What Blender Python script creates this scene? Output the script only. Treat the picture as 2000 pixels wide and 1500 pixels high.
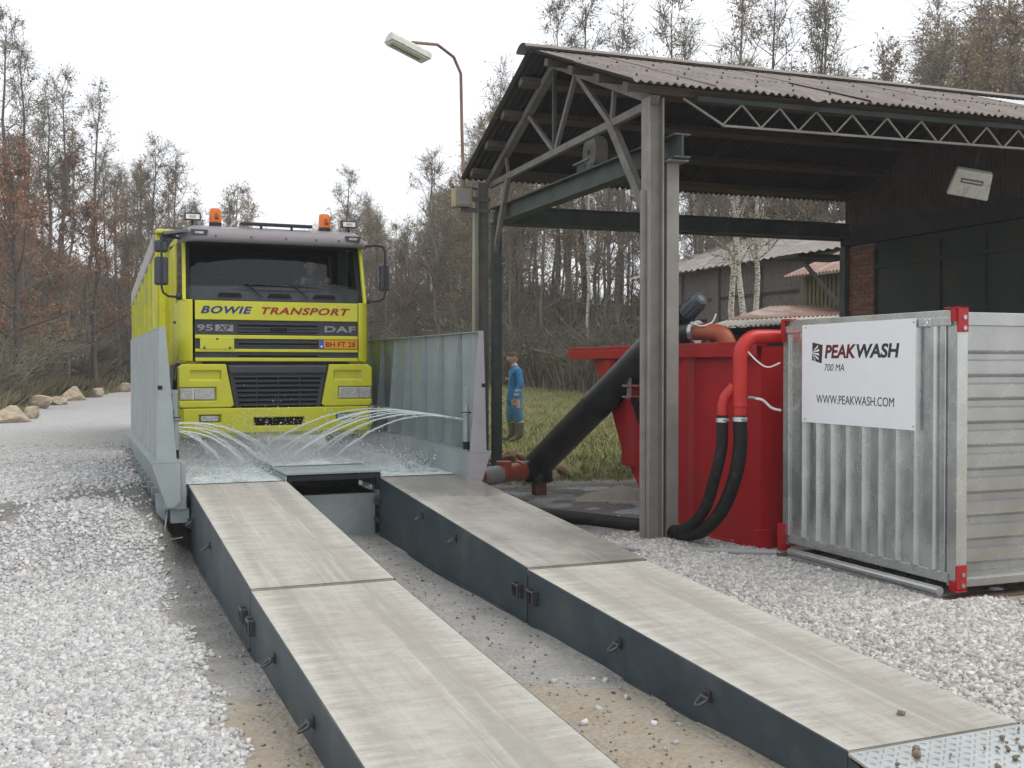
import bpy, bmesh, math, random
import numpy as np
from mathutils import Vector, Matrix, Euler
R = math.radians
PI = math.pi
for o in list(bpy.data.objects):
    bpy.data.objects.remove(o)
scene = bpy.context.scene
C = scene.collection

# ------------------------------------------------------------------ camera
YAW = R(22.3)
cd = bpy.data.cameras.new('camera')
cam = bpy.data.objects.new('camera', cd)
C.objects.link(cam)
cam.location = (0, 0, 1.89)
cam.rotation_euler = (R(90 - 0.955), 0, -YAW)
cd.sensor_width = 36
cd.lens = 37.8
cd.clip_start = 0.05
cd.clip_end = 3000
scene.camera = cam

# ------------------------------------------------------------------ sky, sun, exposure
SUN_EL, SUN_AZ = R(56), R(122)          # azimuth clockwise from +Y: veiled sun, high to the right
world = bpy.data.worlds.new('World')
scene.world = world
world.use_nodes = True
nt = world.node_tree
nt.nodes.clear()
wo = nt.nodes.new('ShaderNodeOutputWorld')
bg = nt.nodes.new('ShaderNodeBackground')
sky = nt.nodes.new('ShaderNodeTexSky')
sky.sky_type = 'NISHITA'
sky.sun_disc = False
sky.sun_elevation = SUN_EL
sky.sun_rotation = SUN_AZ
sky.dust_density = 3.0
mx = nt.nodes.new('ShaderNodeMixRGB')   # thin white overcast drawn over the clear sky
mx.inputs[0].default_value = 0.88
mx.inputs[2].default_value = (11.2, 11.4, 11.7, 1)
nt.links.new(sky.outputs[0], mx.inputs[1])
nt.links.new(mx.outputs[0], bg.inputs[0])
bg.inputs[1].default_value = 0.1
nt.links.new(bg.outputs[0], wo.inputs[0])
sd = bpy.data.lights.new('sun', 'SUN')
sd.energy = 1.4
sd.angle = R(36)
sd.color = (1.0, 0.95, 0.87)
sun = bpy.data.objects.new('sun', sd)
C.objects.link(sun)
sdir = Vector((math.sin(SUN_AZ) * math.cos(SUN_EL), math.cos(SUN_AZ) * math.cos(SUN_EL), math.sin(SUN_EL)))
sun.rotation_euler = sdir.to_track_quat('Z', 'Y').to_euler()
sun.location = (0, -20, 30)
vs = scene.view_settings
vs.view_transform = 'Standard'
vs.look = 'None'
vs.exposure = 0.2
vs.gamma = 1
scene.render.resolution_x = 1024
scene.render.resolution_y = 768

# ------------------------------------------------------------------ materials
MATS = {}
def M(name, col, rough=.6, metal=0., var=.15, scale=6., bump=0., bscale=60., col2=None, spec=.4, rnd=0.,
      stretch=None, dirt=None, dscale=1.2, dlo=.5, dhi=.75, trans=0., isl=0., rvar=0., thin=0.):
    m = bpy.data.materials.new(name)
    m.use_nodes = True
    t = m.node_tree
    b = t.nodes['Principled BSDF']
    L = t.links.new
    b.inputs['Roughness'].default_value = rough
    b.inputs['Metallic'].default_value = metal
    b.inputs['Specular IOR Level'].default_value = spec
    if trans:
        b.inputs['Transmission Weight'].default_value = trans
    tc = t.nodes.new('ShaderNodeTexCoord')
    mp = t.nodes.new('ShaderNodeMapping')
    L(tc.outputs['Object'], mp.inputs[0])
    if stretch:
        mp.inputs['Scale'].default_value = stretch
    n = t.nodes.new('ShaderNodeTexNoise')
    n.inputs['Scale'].default_value = scale
    n.inputs['Detail'].default_value = 6
    n.inputs['Roughness'].default_value = .65
    L(mp.outputs[0], n.inputs[0])
    mr = t.nodes.new('ShaderNodeMapRange')
    mr.inputs[1].default_value = .3
    mr.inputs[2].default_value = .7
    L(n.outputs[0], mr.inputs[0])
    mix = t.nodes.new('ShaderNodeMixRGB')
    c2 = col2 or tuple(min(1, c * (1 + var)) for c in col)
    c1 = col if col2 else tuple(c * (1 - var) for c in col)
    mix.inputs[1].default_value = (*c1, 1)
    mix.inputs[2].default_value = (*c2, 1)
    L(mr.outputs[0], mix.inputs[0])
    out = mix.outputs[0]
    if dirt:
        n2 = t.nodes.new('ShaderNodeTexNoise')
        n2.inputs['Scale'].default_value = dscale
        n2.inputs['Detail'].default_value = 8
        n2.inputs['Roughness'].default_value = .7
        L(tc.outputs['Object'], n2.inputs[0])
        m2 = t.nodes.new('ShaderNodeMapRange')
        m2.inputs[1].default_value = dlo
        m2.inputs[2].default_value = dhi
        L(n2.outputs[0], m2.inputs[0])
        mm = t.nodes.new('ShaderNodeMixRGB')
        mm.inputs[2].default_value = (*dirt, 1)
        L(m2.outputs[0], mm.inputs[0])
        L(out, mm.inputs[1])
        out = mm.outputs[0]
    if rnd or isl:
        hs = t.nodes.new('ShaderNodeHueSaturation')
        a = t.nodes.new('ShaderNodeMapRange')
        if isl:
            g = t.nodes.new('ShaderNodeNewGeometry')
            L(g.outputs['Random Per Island'], a.inputs[0])
        else:
            g = t.nodes.new('ShaderNodeObjectInfo')
            L(g.outputs['Random'], a.inputs[0])
        k = isl or rnd
        a.inputs[3].default_value = 1 - k
        a.inputs[4].default_value = 1 + k
        L(a.outputs[0], hs.inputs['Value'])
        L(out, hs.inputs['Color'])
        out = hs.outputs[0]
    L(out, b.inputs['Base Color'])
    if rvar:
        r2 = t.nodes.new('ShaderNodeMapRange')
        r2.inputs[3].default_value = max(.02, rough - rvar)
        r2.inputs[4].default_value = min(1, rough + rvar)
        L(n.outputs[0], r2.inputs[0])
        L(r2.outputs[0], b.inputs['Roughness'])
    if bump:
        n3 = t.nodes.new('ShaderNodeTexNoise')
        n3.inputs['Scale'].default_value = bscale
        n3.inputs['Detail'].default_value = 5
        L(mp.outputs[0], n3.inputs[0])
        bp = t.nodes.new('ShaderNodeBump')
        bp.inputs['Strength'].default_value = bump
        bp.inputs['Distance'].default_value = .02
        L(n3.outputs[0], bp.inputs['Height'])
        L(bp.outputs[0], b.inputs['Normal'])
    if thin:                                # leaf: light comes through it
        tl = t.nodes.new('ShaderNodeBsdfTranslucent')
        L(out, tl.inputs[0])
        ms = t.nodes.new('ShaderNodeMixShader')
        ms.inputs[0].default_value = thin
        L(b.outputs[0], ms.inputs[1])
        L(tl.outputs[0], ms.inputs[2])
        L(ms.outputs[0], t.nodes['Material Output'].inputs[0])
    MATS[name] = m
    return m

def glass(name, tint, refl=.08, rough=.02):
    m = bpy.data.materials.new(name)
    m.use_nodes = True
    t = m.node_tree
    t.nodes.clear()
    o = t.nodes.new('ShaderNodeOutputMaterial')
    tr = t.nodes.new('ShaderNodeBsdfTransparent')
    tr.inputs[0].default_value = (*tint, 1)
    gl = t.nodes.new('ShaderNodeBsdfGlossy')
    gl.inputs['Roughness'].default_value = rough
    gl.inputs[0].default_value = (.9, .95, 1, 1)
    lw = t.nodes.new('ShaderNodeLayerWeight')
    lw.inputs[0].default_value = .25
    ad = t.nodes.new('ShaderNodeMath')
    ad.operation = 'ADD'
    ad.use_clamp = True
    ad.inputs[1].default_value = refl
    t.links.new(lw.outputs['Fresnel'], ad.inputs[0])
    mi = t.nodes.new('ShaderNodeMixShader')
    t.links.new(ad.outputs[0], mi.inputs[0])
    t.links.new(tr.outputs[0], mi.inputs[1])
    t.links.new(gl.outputs[0], mi.inputs[2])
    t.links.new(mi.outputs[0], o.inputs[0])
    MATS[name] = m
    return m

M('galv', (.56, .58, .57), .27, .82, .16, 3.0, rvar=.10)
M('galv_bright', (.43, .44, .44), .26, .8, .14, 2.5, rvar=.10)
M('wash_paint', (.32, .365, .37), .5, .25, .13, 2.2, .04, 20, dirt=(.27, .27, .24), dscale=2.5, dlo=.55, dhi=.85)
M('wash_plate', (.33, .32, .345), .55, .1, .1, 3, dirt=(.24, .23, .22), dscale=2.5, dlo=.55, dhi=.85)
M('beam_blue', (.045, .066, .078), .5, .15, .3, 2.5, .05, 30, dirt=(.12, .11, .09), dscale=2.3, dlo=.5, dhi=.85)
M('black_steel', (.015, .015, .017), .45, .2, .3, 6)
M('shackle', (.09, .095, .1), .45, .7, .3, 30)
M('red_paint', (.37, .013, .018), .36, 0, .14, 2.0, .06, 5, rvar=.12, dirt=(.26, .03, .03), dscale=1.4, dlo=.5, dhi=.8)
M('red_pipe', (.46, .022, .016), .35, 0, .12, 5)
M('rubber', (.012, .0115, .011), .6, 0, .3, 14, .2, 60, spec=.25, dirt=(.10, .09, .075), dscale=9, dlo=.56, dhi=.8)
M('auger', (.018, .020, .019), .36, 0, .3, 3, .05, 20, spec=.35, dirt=(.06, .058, .05), dscale=3, dlo=.5, dhi=.85)
M('orange_pvc', (.34, .085, .038), .4, 0, .15, 6, dirt=(.3, .2, .14), dscale=9, dlo=.6, dhi=.8)
M('grey_pvc', (.30, .30, .30), .45, 0, .12, 6, dirt=(.4, .36, .3), dscale=9, dlo=.6, dhi=.8)
M('motor_blue', (.075, .095, .11), .45, .1, .2, 10)
M('white_cable', (.75, .75, .73), .5)
M('rust', (.16, .075, .045), .85, 0, .35, 12, .2, 50, dirt=(.09, .06, .05), dscale=8)
M('rust_pole', (.23, .15, .125), .8, 0, .3, 14, .1, 50, stretch=(1, 1, .3))
M('pale_pole', (.36, .36, .28), .7, 0, .2, 8, stretch=(1, 1, .3))
M('lamp_white', (.55, .56, .5), .55, 0, .2, 7, dirt=(.2, .2, .17), dscale=7, dlo=.5, dhi=.72)
M('lamp_dark', (.16, .15, .12), .5, 0, .3, 10)
M('beige_box', (.33, .28, .17), .6, 0, .2, 8, dirt=(.2, .2, .2), dscale=5)
M('shed_steel', (.165, .16, .15), .75, .1, .22, 4, .08, 30, dirt=(.10, .085, .07), dscale=3, dlo=.45, dhi=.8)
M('shed_post', (.235, .225, .205), .8, .0, .15, 4, .08, 40, dirt=(.15, .13, .11), dscale=2.2, dlo=.5, dhi=.85)
M('shed_green', (.05, .068, .062), .7, .1, .25, 4, dirt=(.10, .10, .085), dscale=3, dlo=.5, dhi=.8)
M('shed_dark', (.03, .034, .032), .8, 0, .3, 4)
M('roof_sheet', (.24, .205, .188), .85, 0, .16, 2.5, .15, 35, dirt=(.14, .125, .10), dscale=1.6, dlo=.48, dhi=.78, rnd=.06)
M('roof_shaded_underside', (.038, .036, .035), .95, 0, .3, 3, dirt=(.035, .035, .035), dscale=2)  # roof sheet colour darkened below, painting in the shade inside the shed
M('roof_clear', (.62, .64, .62), .4, 0, .1, 4)
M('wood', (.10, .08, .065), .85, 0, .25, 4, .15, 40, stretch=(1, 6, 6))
M('wood_brown', (.085, .055, .04), .85, 0, .3, 5, .2, 40, stretch=(1, 8, 8))
M('brick', (.20, .10, .072), .9, 0, .2, 20, .15, 90, rnd=.22)
M('mortar', (.22, .20, .17), .95, 0, .15, 10)
M('door_green', (.02, .03, .024), .6, 0, .3, 2, dirt=(.05, .042, .032), dscale=1.1, dlo=.5, dhi=.75)
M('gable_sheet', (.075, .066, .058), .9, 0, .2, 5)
M('truck_yellow', (.55, .54, .022), .25, 0, .05, 3, spec=.5, dirt=(.38, .38, .09), dscale=2.6, dlo=.5, dhi=.9, rvar=.1)
M('truck_yellow_dirty', (.55, .56, .05), .4, 0, .08, 3, dirt=(.40, .40, .17), dscale=2.4, dlo=.42, dhi=.75)
M('truck_black', (.022, .025, .03), .5, 0, .25, 8)
M('truck_trim', (.045, .052, .06), .5, 0, .15, 8)
M('visor_grey', (.24, .22, .235), .45, 0, .08, 6)
M('cab_dark', (.012, .013, .014), .8, spec=.2)
M('cab_grey', (.09, .10, .10), .8)
M('curtain', (.16, .17, .15), .9)
M('tarp', (.36, .35, .33), .8, 0, .15, 3, .1, 8)
M('chrome', (.7, .7, .68), .25, .9, .1, 10)
M('lens_clear', (.42, .42, .40), .12, .25, .25, 22, .3, 40)
M('lens_amber', (.75, .17, .01), .25, 0, .2, 8, spec=.6)
M('amber_core', (.28, .05, .01), .4)
M('tyre', (.02, .02, .02), .8, 0, .3, 12, .2, 40)
M('text_blue', (.018, .03, .16), .5)
M('text_red', (.30, .022, .018), .5)
M('text_silver', (.27, .27, .28), .4, .3)
M('plate_orange', (.70, .26, .012), .45, 0, .04)
M('plate_blue', (.03, .10, .45), .5)
M('ink', (.016, .014, .016), .6)
M('ink_red', (.13, .014, .012), .6)
M('ink_grey', (.035, .032, .034), .6)
M('sign_white', (.78, .785, .81), .5, 0, .02)
M('white', (.8, .8, .8), .5)
M('corner_red', (.36, .012, .018), .4, 0, .1)
M('skin', (.42, .27, .21), .6, 0, .1, 20)
M('coverall', (.03, .15, .33), .9, 0, .3, 9, .9, 11)
M('trousers', (.05, .17, .28), .9, 0, .35, 8, .9, 10)
M('boots', (.10, .105, .07), .6, 0, .2, 14, dirt=(.2, .16, .11), dscale=8)
M('reflective', (.36, .36, .33), .5)
M('hair', (.055, .035, .022), .8, 0, .3, 40)
M('jacket_brown', (.22, .14, .09), .9, 0, .2, 12)
M('jacket_olive', (.25, .24, .10), .9, 0, .2, 12)
M('rock', (.38, .30, .215), .9, 0, .35, 3.5, .8, 9, dirt=(.40, .37, .32), dscale=2.5, dlo=.45, dhi=.65, rnd=.12)
M('rubble', (.26, .16, .09), .95, 0, .35, 5, .5, 14, rnd=.25)
M('stone_white', (.50, .495, .49), .9, 0, .1, 30, isl=.27, spec=.2)
M('stone_mix', (.46, .445, .42), .9, 0, .15, 30, isl=.34, spec=.2)
M('stone_dark', (.25, .24, .225), .9, 0, .2, 30, isl=.6)
M('mud_dark', (.20, .165, .12), .95, 0, .3, 20)
M('mud', (.40, .37, .31), .8, 0, .15, 5, .3, 20)
M('old_wall', (.115, .10, .09), .95, 0, .3, 9, .2, 40, dirt=(.20, .17, .15), dscale=14, dlo=.6, dhi=.75)
M('old_roof', (.25, .22, .20), .9, 0, .2, 4, .2, 20, dirt=(.38, .37, .37), dscale=1.2, dlo=.5, dhi=.75)
M('red_roof', (.30, .19, .155), .9, 0, .2, 3, dirt=(.48, .46, .42), dscale=1.0, dlo=.5, dhi=.7)
M('pale_roof', (.60, .58, .50), .8, 0, .25, 6, rnd=.1)
M('hut_green', (.13, .125, .075), .9, 0, .2, 5)
M('bark_dark', (.105, .09, .078), .95, 0, .3, 6, rnd=.25)
M('bark_grey', (.19, .175, .15), .95, 0, .3, 6, rnd=.3)
M('twig', (.19, .17, .14), .95, 0, .2, 3, rnd=.3)
M('twig_olive', (.22, .20, .145), .95, 0, .2, 3, rnd=.3)
M('leaf_russet', (.29, .14, .075), .8, 0, .2, 2, isl=.5, thin=.4)
M('leaf_brown', (.29, .205, .12), .8, 0, .2, 2, isl=.5, thin=.4)
M('leaf_gold', (.36, .25, .11), .8, 0, .2, 2, isl=.5, thin=.4)
M('leaf_olive', (.17, .165, .10), .8, 0, .2, 2, isl=.5, thin=.4)
M('brush', (.25, .20, .145), .95, 0, .2, .4, isl=.55, dirt=(.16, .16, .085), dscale=.15, dlo=.45, dhi=.6)
M('grass_blade', (.20, .225, .075), .9, 0, .2, .5, isl=.45, dirt=(.25, .215, .115), dscale=.5, dlo=.45, dhi=.65)
glass('windscreen', (.76, .84, .83), .012)
glass('side_glass', (.34, .38, .36), .10)
glass('amber_glass', (.95, .42, .05), .05)
glass('lamp_glass', (.85, .87, .88), .06)

def birch_mat():
    m = M('birch_bark', (.50, .47, .40), .8, 0, .1, 4)
    t = m.node_tree
    b = t.nodes['Principled BSDF']
    src = b.inputs['Base Color'].links[0].from_socket
    tc = t.nodes.new('ShaderNodeTexCoord')
    mp = t.nodes.new('ShaderNodeMapping')
    mp.inputs['Scale'].default_value = (4, 4, 16)
    n = t.nodes.new('ShaderNodeTexNoise')
    n.inputs['Scale'].default_value = 1.6
    n.inputs['Detail'].default_value = 5
    mr = t.nodes.new('ShaderNodeMapRange')
    mr.inputs[1].default_value = .53
    mr.inputs[2].default_value = .6
    mi = t.nodes.new('ShaderNodeMixRGB')
    mi.inputs[2].default_value = (.05, .042, .035, 1)
    t.links.new(tc.outputs['Object'], mp.inputs[0])
    t.links.new(mp.outputs[0], n.inputs[0])
    t.links.new(n.outputs[0], mr.inputs[0])
    t.links.new(mr.outputs[0], mi.inputs[0])
    t.links.new(src, mi.inputs[1])
    t.links.new(mi.outputs[0], b.inputs['Base Color'])
birch_mat()

def deck_mat(name, wet):
    # brushed concrete: fine streaks across the deck, paler edges left by the float, tyre dirt, optional wet film
    m = bpy.data.materials.new(name)
    m.use_nodes = True
    t = m.node_tree
    b = t.nodes['Principled BSDF']
    L = t.links.new
    tc = t.nodes.new('ShaderNodeTexCoord')
    def noise(sc, scale, det=6, ro=.6):
        mp = t.nodes.new('ShaderNodeMapping')
        mp.inputs['Scale'].default_value = sc
        n = t.nodes.new('ShaderNodeTexNoise')
        n.inputs['Scale'].default_value = scale
        n.inputs['Detail'].default_value = det
        n.inputs['Roughness'].default_value = ro
        L(tc.outputs['Object'], mp.inputs[0])
        L(mp.outputs[0], n.inputs[0])
        return n.outputs[0]
    def mr(s, a, bb, c=0., d=1.):
        k = t.nodes.new('ShaderNodeMapRange')
        k.inputs[1].default_value, k.inputs[2].default_value = a, bb
        k.inputs[3].default_value, k.inputs[4].default_value = c, d
        L(s, k.inputs[0])
        return k.outputs[0]
    def mix(f, c1, c2):
        k = t.nodes.new('ShaderNodeMixRGB')
        for i, v in ((0, f), (1, c1), (2, c2)):
            if isinstance(v, (int, float)):
                k.inputs[i].default_value = v
            elif isinstance(v, tuple):
                k.inputs[i].default_value = (*v, 1)
            else:
                L(v, k.inputs[i])
        return k.outputs[0]
    streak = noise((1.9, 24, 1), 1.0, 7, .72)
    c = mix(mr(streak, .3, .7), (.34, .33, .30), (.45, .435, .395))
    big = noise((1, 1, 1), 1.3, 7, .7)
    c = mix(mr(big, .42, .72, 0, .7), c, (.31, .285, .24))
    track = noise((7, .25, 1), 1.0, 3)
    c = mix(mr(track, .42, .62, 0, .62), c, (.27, .26, .235))
    edge = t.nodes.new('ShaderNodeSeparateXYZ')
    L(tc.outputs['Object'], edge.inputs[0])
    ab = t.nodes.new('ShaderNodeMath')
    ab.operation = 'ABSOLUTE'
    L(edge.outputs[0], ab.inputs[0])
    ad = t.nodes.new('ShaderNodeMath')
    ad.operation = 'ADD'
    L(ab.outputs[0], ad.inputs[0])
    L(mr(streak, .3, .7, -.13, .13), ad.inputs[1])
    c = mix(mr(ad.outputs[0], .32, .5, 0, .5), c, (.53, .515, .465))
    grit = noise((1, 1, 1), 9, 8, .8)
    c = mix(mr(grit, .48, .72, 0, .6), c, (.25, .23, .195))
    scuff = noise((14, .5, 1), 1.0, 5, .7)
    c = mix(mr(scuff, .56, .7, 0, .4), c, (.54, .53, .49))
    spots = noise((1, 1, 1), 55, 2)
    c = mix(mr(spots, .66, .72, 0, .5), c, (.2, .19, .17))
    if wet:
        wn = noise((1, .7, 1), .9, 4)
        w = mr(wn, .30, .64)
        c = mix(w, c, mix(.55, c, (.12, .115, .10)))
        L(mr(w, .1, .8, .75, .16), b.inputs['Roughness'])
        L(mr(w, 0, 1, .3, .6), b.inputs['Specular IOR Level'])
    else:
        b.inputs['Roughness'].default_value = .85
        b.inputs['Specular IOR Level'].default_value = .3
    L(c, b.inputs['Base Color'])
    bp = t.nodes.new('ShaderNodeBump')
    bp.inputs['Strength'].default_value = .35
    bp.inputs['Distance'].default_value = .006
    L(noise((2, 45, 1), 2.0, 5), bp.inputs['Height'])
    L(bp.outputs[0], b.inputs['Normal'])
    MATS[name] = m
deck_mat('deck_dry', False)
deck_mat('deck_wet', True)

def water_mat():
    m = bpy.data.materials.new('water')
    m.use_nodes = True
    t = m.node_tree
    b = t.nodes['Principled BSDF']
    L = t.links.new
    tc = t.nodes.new('ShaderNodeTexCoord')
    n = t.nodes.new('ShaderNodeTexNoise')
    n.inputs['Scale'].default_value = 2.2
    n.inputs['Detail'].default_value = 9
    n.inputs['Roughness'].default_value = .75
    n.inputs['Distortion'].default_value = 1.2
    mp = t.nodes.new('ShaderNodeMapping')
    mp.inputs['Scale'].default_value = (1.6, .8, 1)
    L(tc.outputs['Object'], mp.inputs[0])
    L(mp.outputs[0], n.inputs[0])
    r = t.nodes.new('ShaderNodeMapRange')
    r.inputs[1].default_value = .28
    r.inputs[2].default_value = .52
    L(n.outputs[0], r.inputs[0])
    mi = t.nodes.new('ShaderNodeMixRGB')
    mi.inputs[1].default_value = (.12, .165, .19, 1)
    mi.inputs[2].default_value = (.72, .79, .80, 1)
    L(r.outputs[0], mi.inputs[0])
    L(mi.outputs[0], b.inputs['Base Color'])
    b.inputs['Roughness'].default_value = .16
    bp = t.nodes.new('ShaderNodeBump')
    bp.inputs['Strength'].default_value = .7
    bp.inputs['Distance'].default_value = .05
    n2 = t.nodes.new('ShaderNodeTexNoise')
    n2.inputs['Scale'].default_value = 11
    n2.inputs['Detail'].default_value = 6
    n2.inputs['Distortion'].default_value = 1.0
    L(mp.outputs[0], n2.inputs[0])
    L(n2.outputs[0], bp.inputs['Height'])
    L(bp.outputs[0], b.inputs['Normal'])
    MATS['water'] = m
    m = bpy.data.materials.new('spray')
    m.use_nodes = True
    b = m.node_tree.nodes['Principled BSDF']
    b.inputs['Base Color'].default_value = (.80, .86, .88, 1)
    b.inputs['Roughness'].default_value = .12
    b.inputs['Alpha'].default_value = .62
    MATS['spray'] = m
    m = bpy.data.materials.new('mist')
    m.use_nodes = True
    b = m.node_tree.nodes['Principled BSDF']
    b.inputs['Base Color'].default_value = (.80, .86, .88, 1)
    b.inputs['Roughness'].default_value = .3
    b.inputs['Alpha'].default_value = .30
    MATS['mist'] = m
water_mat()

# ------------------------------------------------------------------ mesh helpers
class MB:
    def __init__(s):
        s.v, s.f, s.mi = [], [], []
        s.cur = 0
    def add(s, vs, fs):
        b = len(s.v)
        s.v += [tuple(v) for v in vs]
        s.f += [tuple(b + i for i in f) for f in fs]
        s.mi += [s.cur] * len(fs)
        return s
    def box(s, x0, x1, y0, y1, z0, z1, m=None):
        vs = [Vector(p) for p in ((x0, y0, z0), (x1, y0, z0), (x1, y1, z0), (x0, y1, z0), (x0, y0, z1), (x1, y0, z1), (x1, y1, z1), (x0, y1, z1))]
        if m is not None:
            vs = [m @ v for v in vs]
        return s.add(vs, [(3, 2, 1, 0), (4, 5, 6, 7), (0, 1, 5, 4), (1, 2, 6, 5), (2, 3, 7, 6), (3, 0, 4, 7)])
    def bar(s, p0, p1, w, h=None, up=(0, 0, 1)):
        h = h or w
        p0, p1 = Vector(p0), Vector(p1)
        d = (p1 - p0).normalized()
        u = Vector(up)
        if abs(d.dot(u)) > .97:
            u = Vector((1, 0, 0))
        a = d.cross(u).normalized()
        b = a.cross(d).normalized()
        vs = []
        for p in (p0, p1):
            for i, j in ((-1, -1), (1, -1), (1, 1), (-1, 1)):
                vs.append(p + a * i * w / 2 + b * j * h / 2)
        return s.add(vs, [(3, 2, 1, 0), (4, 5, 6, 7), (0, 1, 5, 4), (1, 2, 6, 5), (2, 3, 7, 6), (3, 0, 4, 7)])
    def ibar(s, p0, p1, w, h, t=.012, up=(0, 0, 1)):
        p0, p1 = Vector(p0), Vector(p1)
        d = (p1 - p0).normalized()
        u = Vector(up)
        if abs(d.dot(u)) > .97:
            u = Vector((1, 0, 0))
        a = d.cross(u).normalized()
        b = a.cross(d).normalized()
        s.bar(p0 + b * (h / 2 - t / 2), p1 + b * (h / 2 - t / 2), w, t, b)
        s.bar(p0 - b * (h / 2 - t / 2), p1 - b * (h / 2 - t / 2), w, t, b)
        s.bar(p0, p1, t, h - 2 * t, b)
        return s
    def tube(s, path, r, n=8, caps=True):
        path = [Vector(p) for p in path]
        k = len(path)
        rs = r if isinstance(r, (list, tuple)) else [r] * k
        base = len(s.v)
        prev = None
        vs = []
        for i, p in enumerate(path):
            d = (path[min(i + 1, k - 1)] - path[max(i - 1, 0)])
            d = d.normalized() if d.length > 1e-9 else Vector((0, 0, 1))
            if prev is None:
                u = Vector((0, 0, 1)) if abs(d.z) < .9 else Vector((1, 0, 0))
                a = d.cross(u).normalized()
            else:
                a = (prev - d * prev.dot(d)).normalized()
            prev = a
            b = d.cross(a)
            for j in range(n):
                th = 2 * PI * j / n
                vs.append(p + (a * math.cos(th) + b * math.sin(th)) * rs[i])
        fs = []
        for i in range(k - 1):
            for j in range(n):
                j2 = (j + 1) % n
                fs.append((i * n + j, i * n + j2, (i + 1) * n + j2, (i + 1) * n + j))
        if caps:
            fs.append(tuple(reversed(range(n))))
            fs.append(tuple((k - 1) * n + j for j in range(n)))
        return s.add(vs, fs)
    def prism(s, poly, axis, a, b):
        # poly: 2-D outline; axis 0: (y,z) swept in x, 1: (x,z) swept in y, 2: (x,y) swept in z
        def P(u, v, w):
            return ((w, u, v), (u, w, v), (u, v, w))[axis]
        n = len(poly)
        vs = [P(u, v, a) for u, v in poly] + [P(u, v, b) for u, v in poly]
        fs = [tuple(range(n)), tuple(reversed(range(n, 2 * n)))]
        for i in range(n):
            j = (i + 1) % n
            fs.append((i, i + n, j + n, j))
        return s.add(vs, fs)
    def grid(s, fn, nu, nv):
        vs = [fn(i / nu, j / nv) for j in range(nv + 1) for i in range(nu + 1)]
        fs = [(j * (nu + 1) + i, j * (nu + 1) + i + 1, (j + 1) * (nu + 1) + i + 1, (j + 1) * (nu + 1) + i) for j in range(nv) for i in range(nu)]
        return s.add(vs, fs)
    def mesh(s, name, mats, smooth=False):
        me = bpy.data.meshes.new(name)
        me.from_pydata(s.v, [], s.f)
        bm = bmesh.new()
        bm.from_mesh(me)
        bmesh.ops.recalc_face_normals(bm, faces=bm.faces)
        bm.to_mesh(me)
        bm.free()
        for m in (mats if isinstance(mats, (list, tuple)) else [mats]):
            me.materials.append(MATS[m])
        if any(s.mi):
            me.polygons.foreach_set('material_index', s.mi)
        if smooth:
            me.polygons.foreach_set('use_smooth', [True] * len(me.polygons))
            if smooth != 'all':
                me.set_sharp_from_angle(angle=R(38))
        me.update()
        return me
    def build(s, name, mats, parent=None, smooth=False, bevel=0, seg=2):
        return link(name, s.mesh(name, mats, smooth), parent, bevel, seg)

def link(name, me, parent=None, bevel=0, seg=2):
    o = bpy.data.objects.new(name, me)
    C.objects.link(o)
    o.parent = parent
    if bevel:
        b = o.modifiers.new('bevel', 'BEVEL')
        b.width = bevel
        b.segments = seg
        b.limit_method = 'ANGLE'
        b.angle_limit = R(40)
    return o

def thing(name, label, cat, loc=(0, 0, 0), rz=0, group=None):
    o = bpy.data.objects.new(name, None)
    C.objects.link(o)
    o.location = loc
    o.rotation_euler = (0, 0, rz)
    o.empty_display_size = .2
    return tag(o, label, cat, group)
def tag(o, label, cat, group=None):
    o['label'] = label
    o['category'] = cat
    if group:
        o['group'] = group
    return o
def struct(o, kind='structure'):
    o['kind'] = kind
    return o
def copy_tree(o, parent=None):
    c = o.copy()
    C.objects.link(c)
    c.parent = parent
    for ch in [k for k in o.children if k.name in C.objects]:
        copy_tree(ch, c)
    return c

def cut(o, boxes):
    # carve boxes (x0,x1,y0,y1,z0,z1 in the object's own space) out of a mesh
    mb = MB()
    for b in boxes:
        mb.box(*b)
    cme = mb.mesh('cutter', [])
    co = bpy.data.objects.new('cutter', cme)
    C.objects.link(co)
    co.parent = o.parent
    m = o.modifiers.new('cut', 'BOOLEAN')
    m.operation = 'DIFFERENCE'
    m.object = co
    m.solver = 'EXACT'
    mods = [x for x in o.modifiers if x.type == 'BEVEL']
    vals = [(x.width, x.segments) for x in mods]
    for x in mods:
        o.modifiers.remove(x)
    dg = bpy.context.evaluated_depsgraph_get()
    nm = bpy.data.meshes.new_from_object(o.evaluated_get(dg))
    o.modifiers.clear()
    o.data = nm
    bpy.data.objects.remove(co)
    for w, sg in vals:
        b = o.modifiers.new('bevel', 'BEVEL')
        b.width, b.segments, b.limit_method, b.angle_limit = w, sg, 'ANGLE', R(40)

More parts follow.
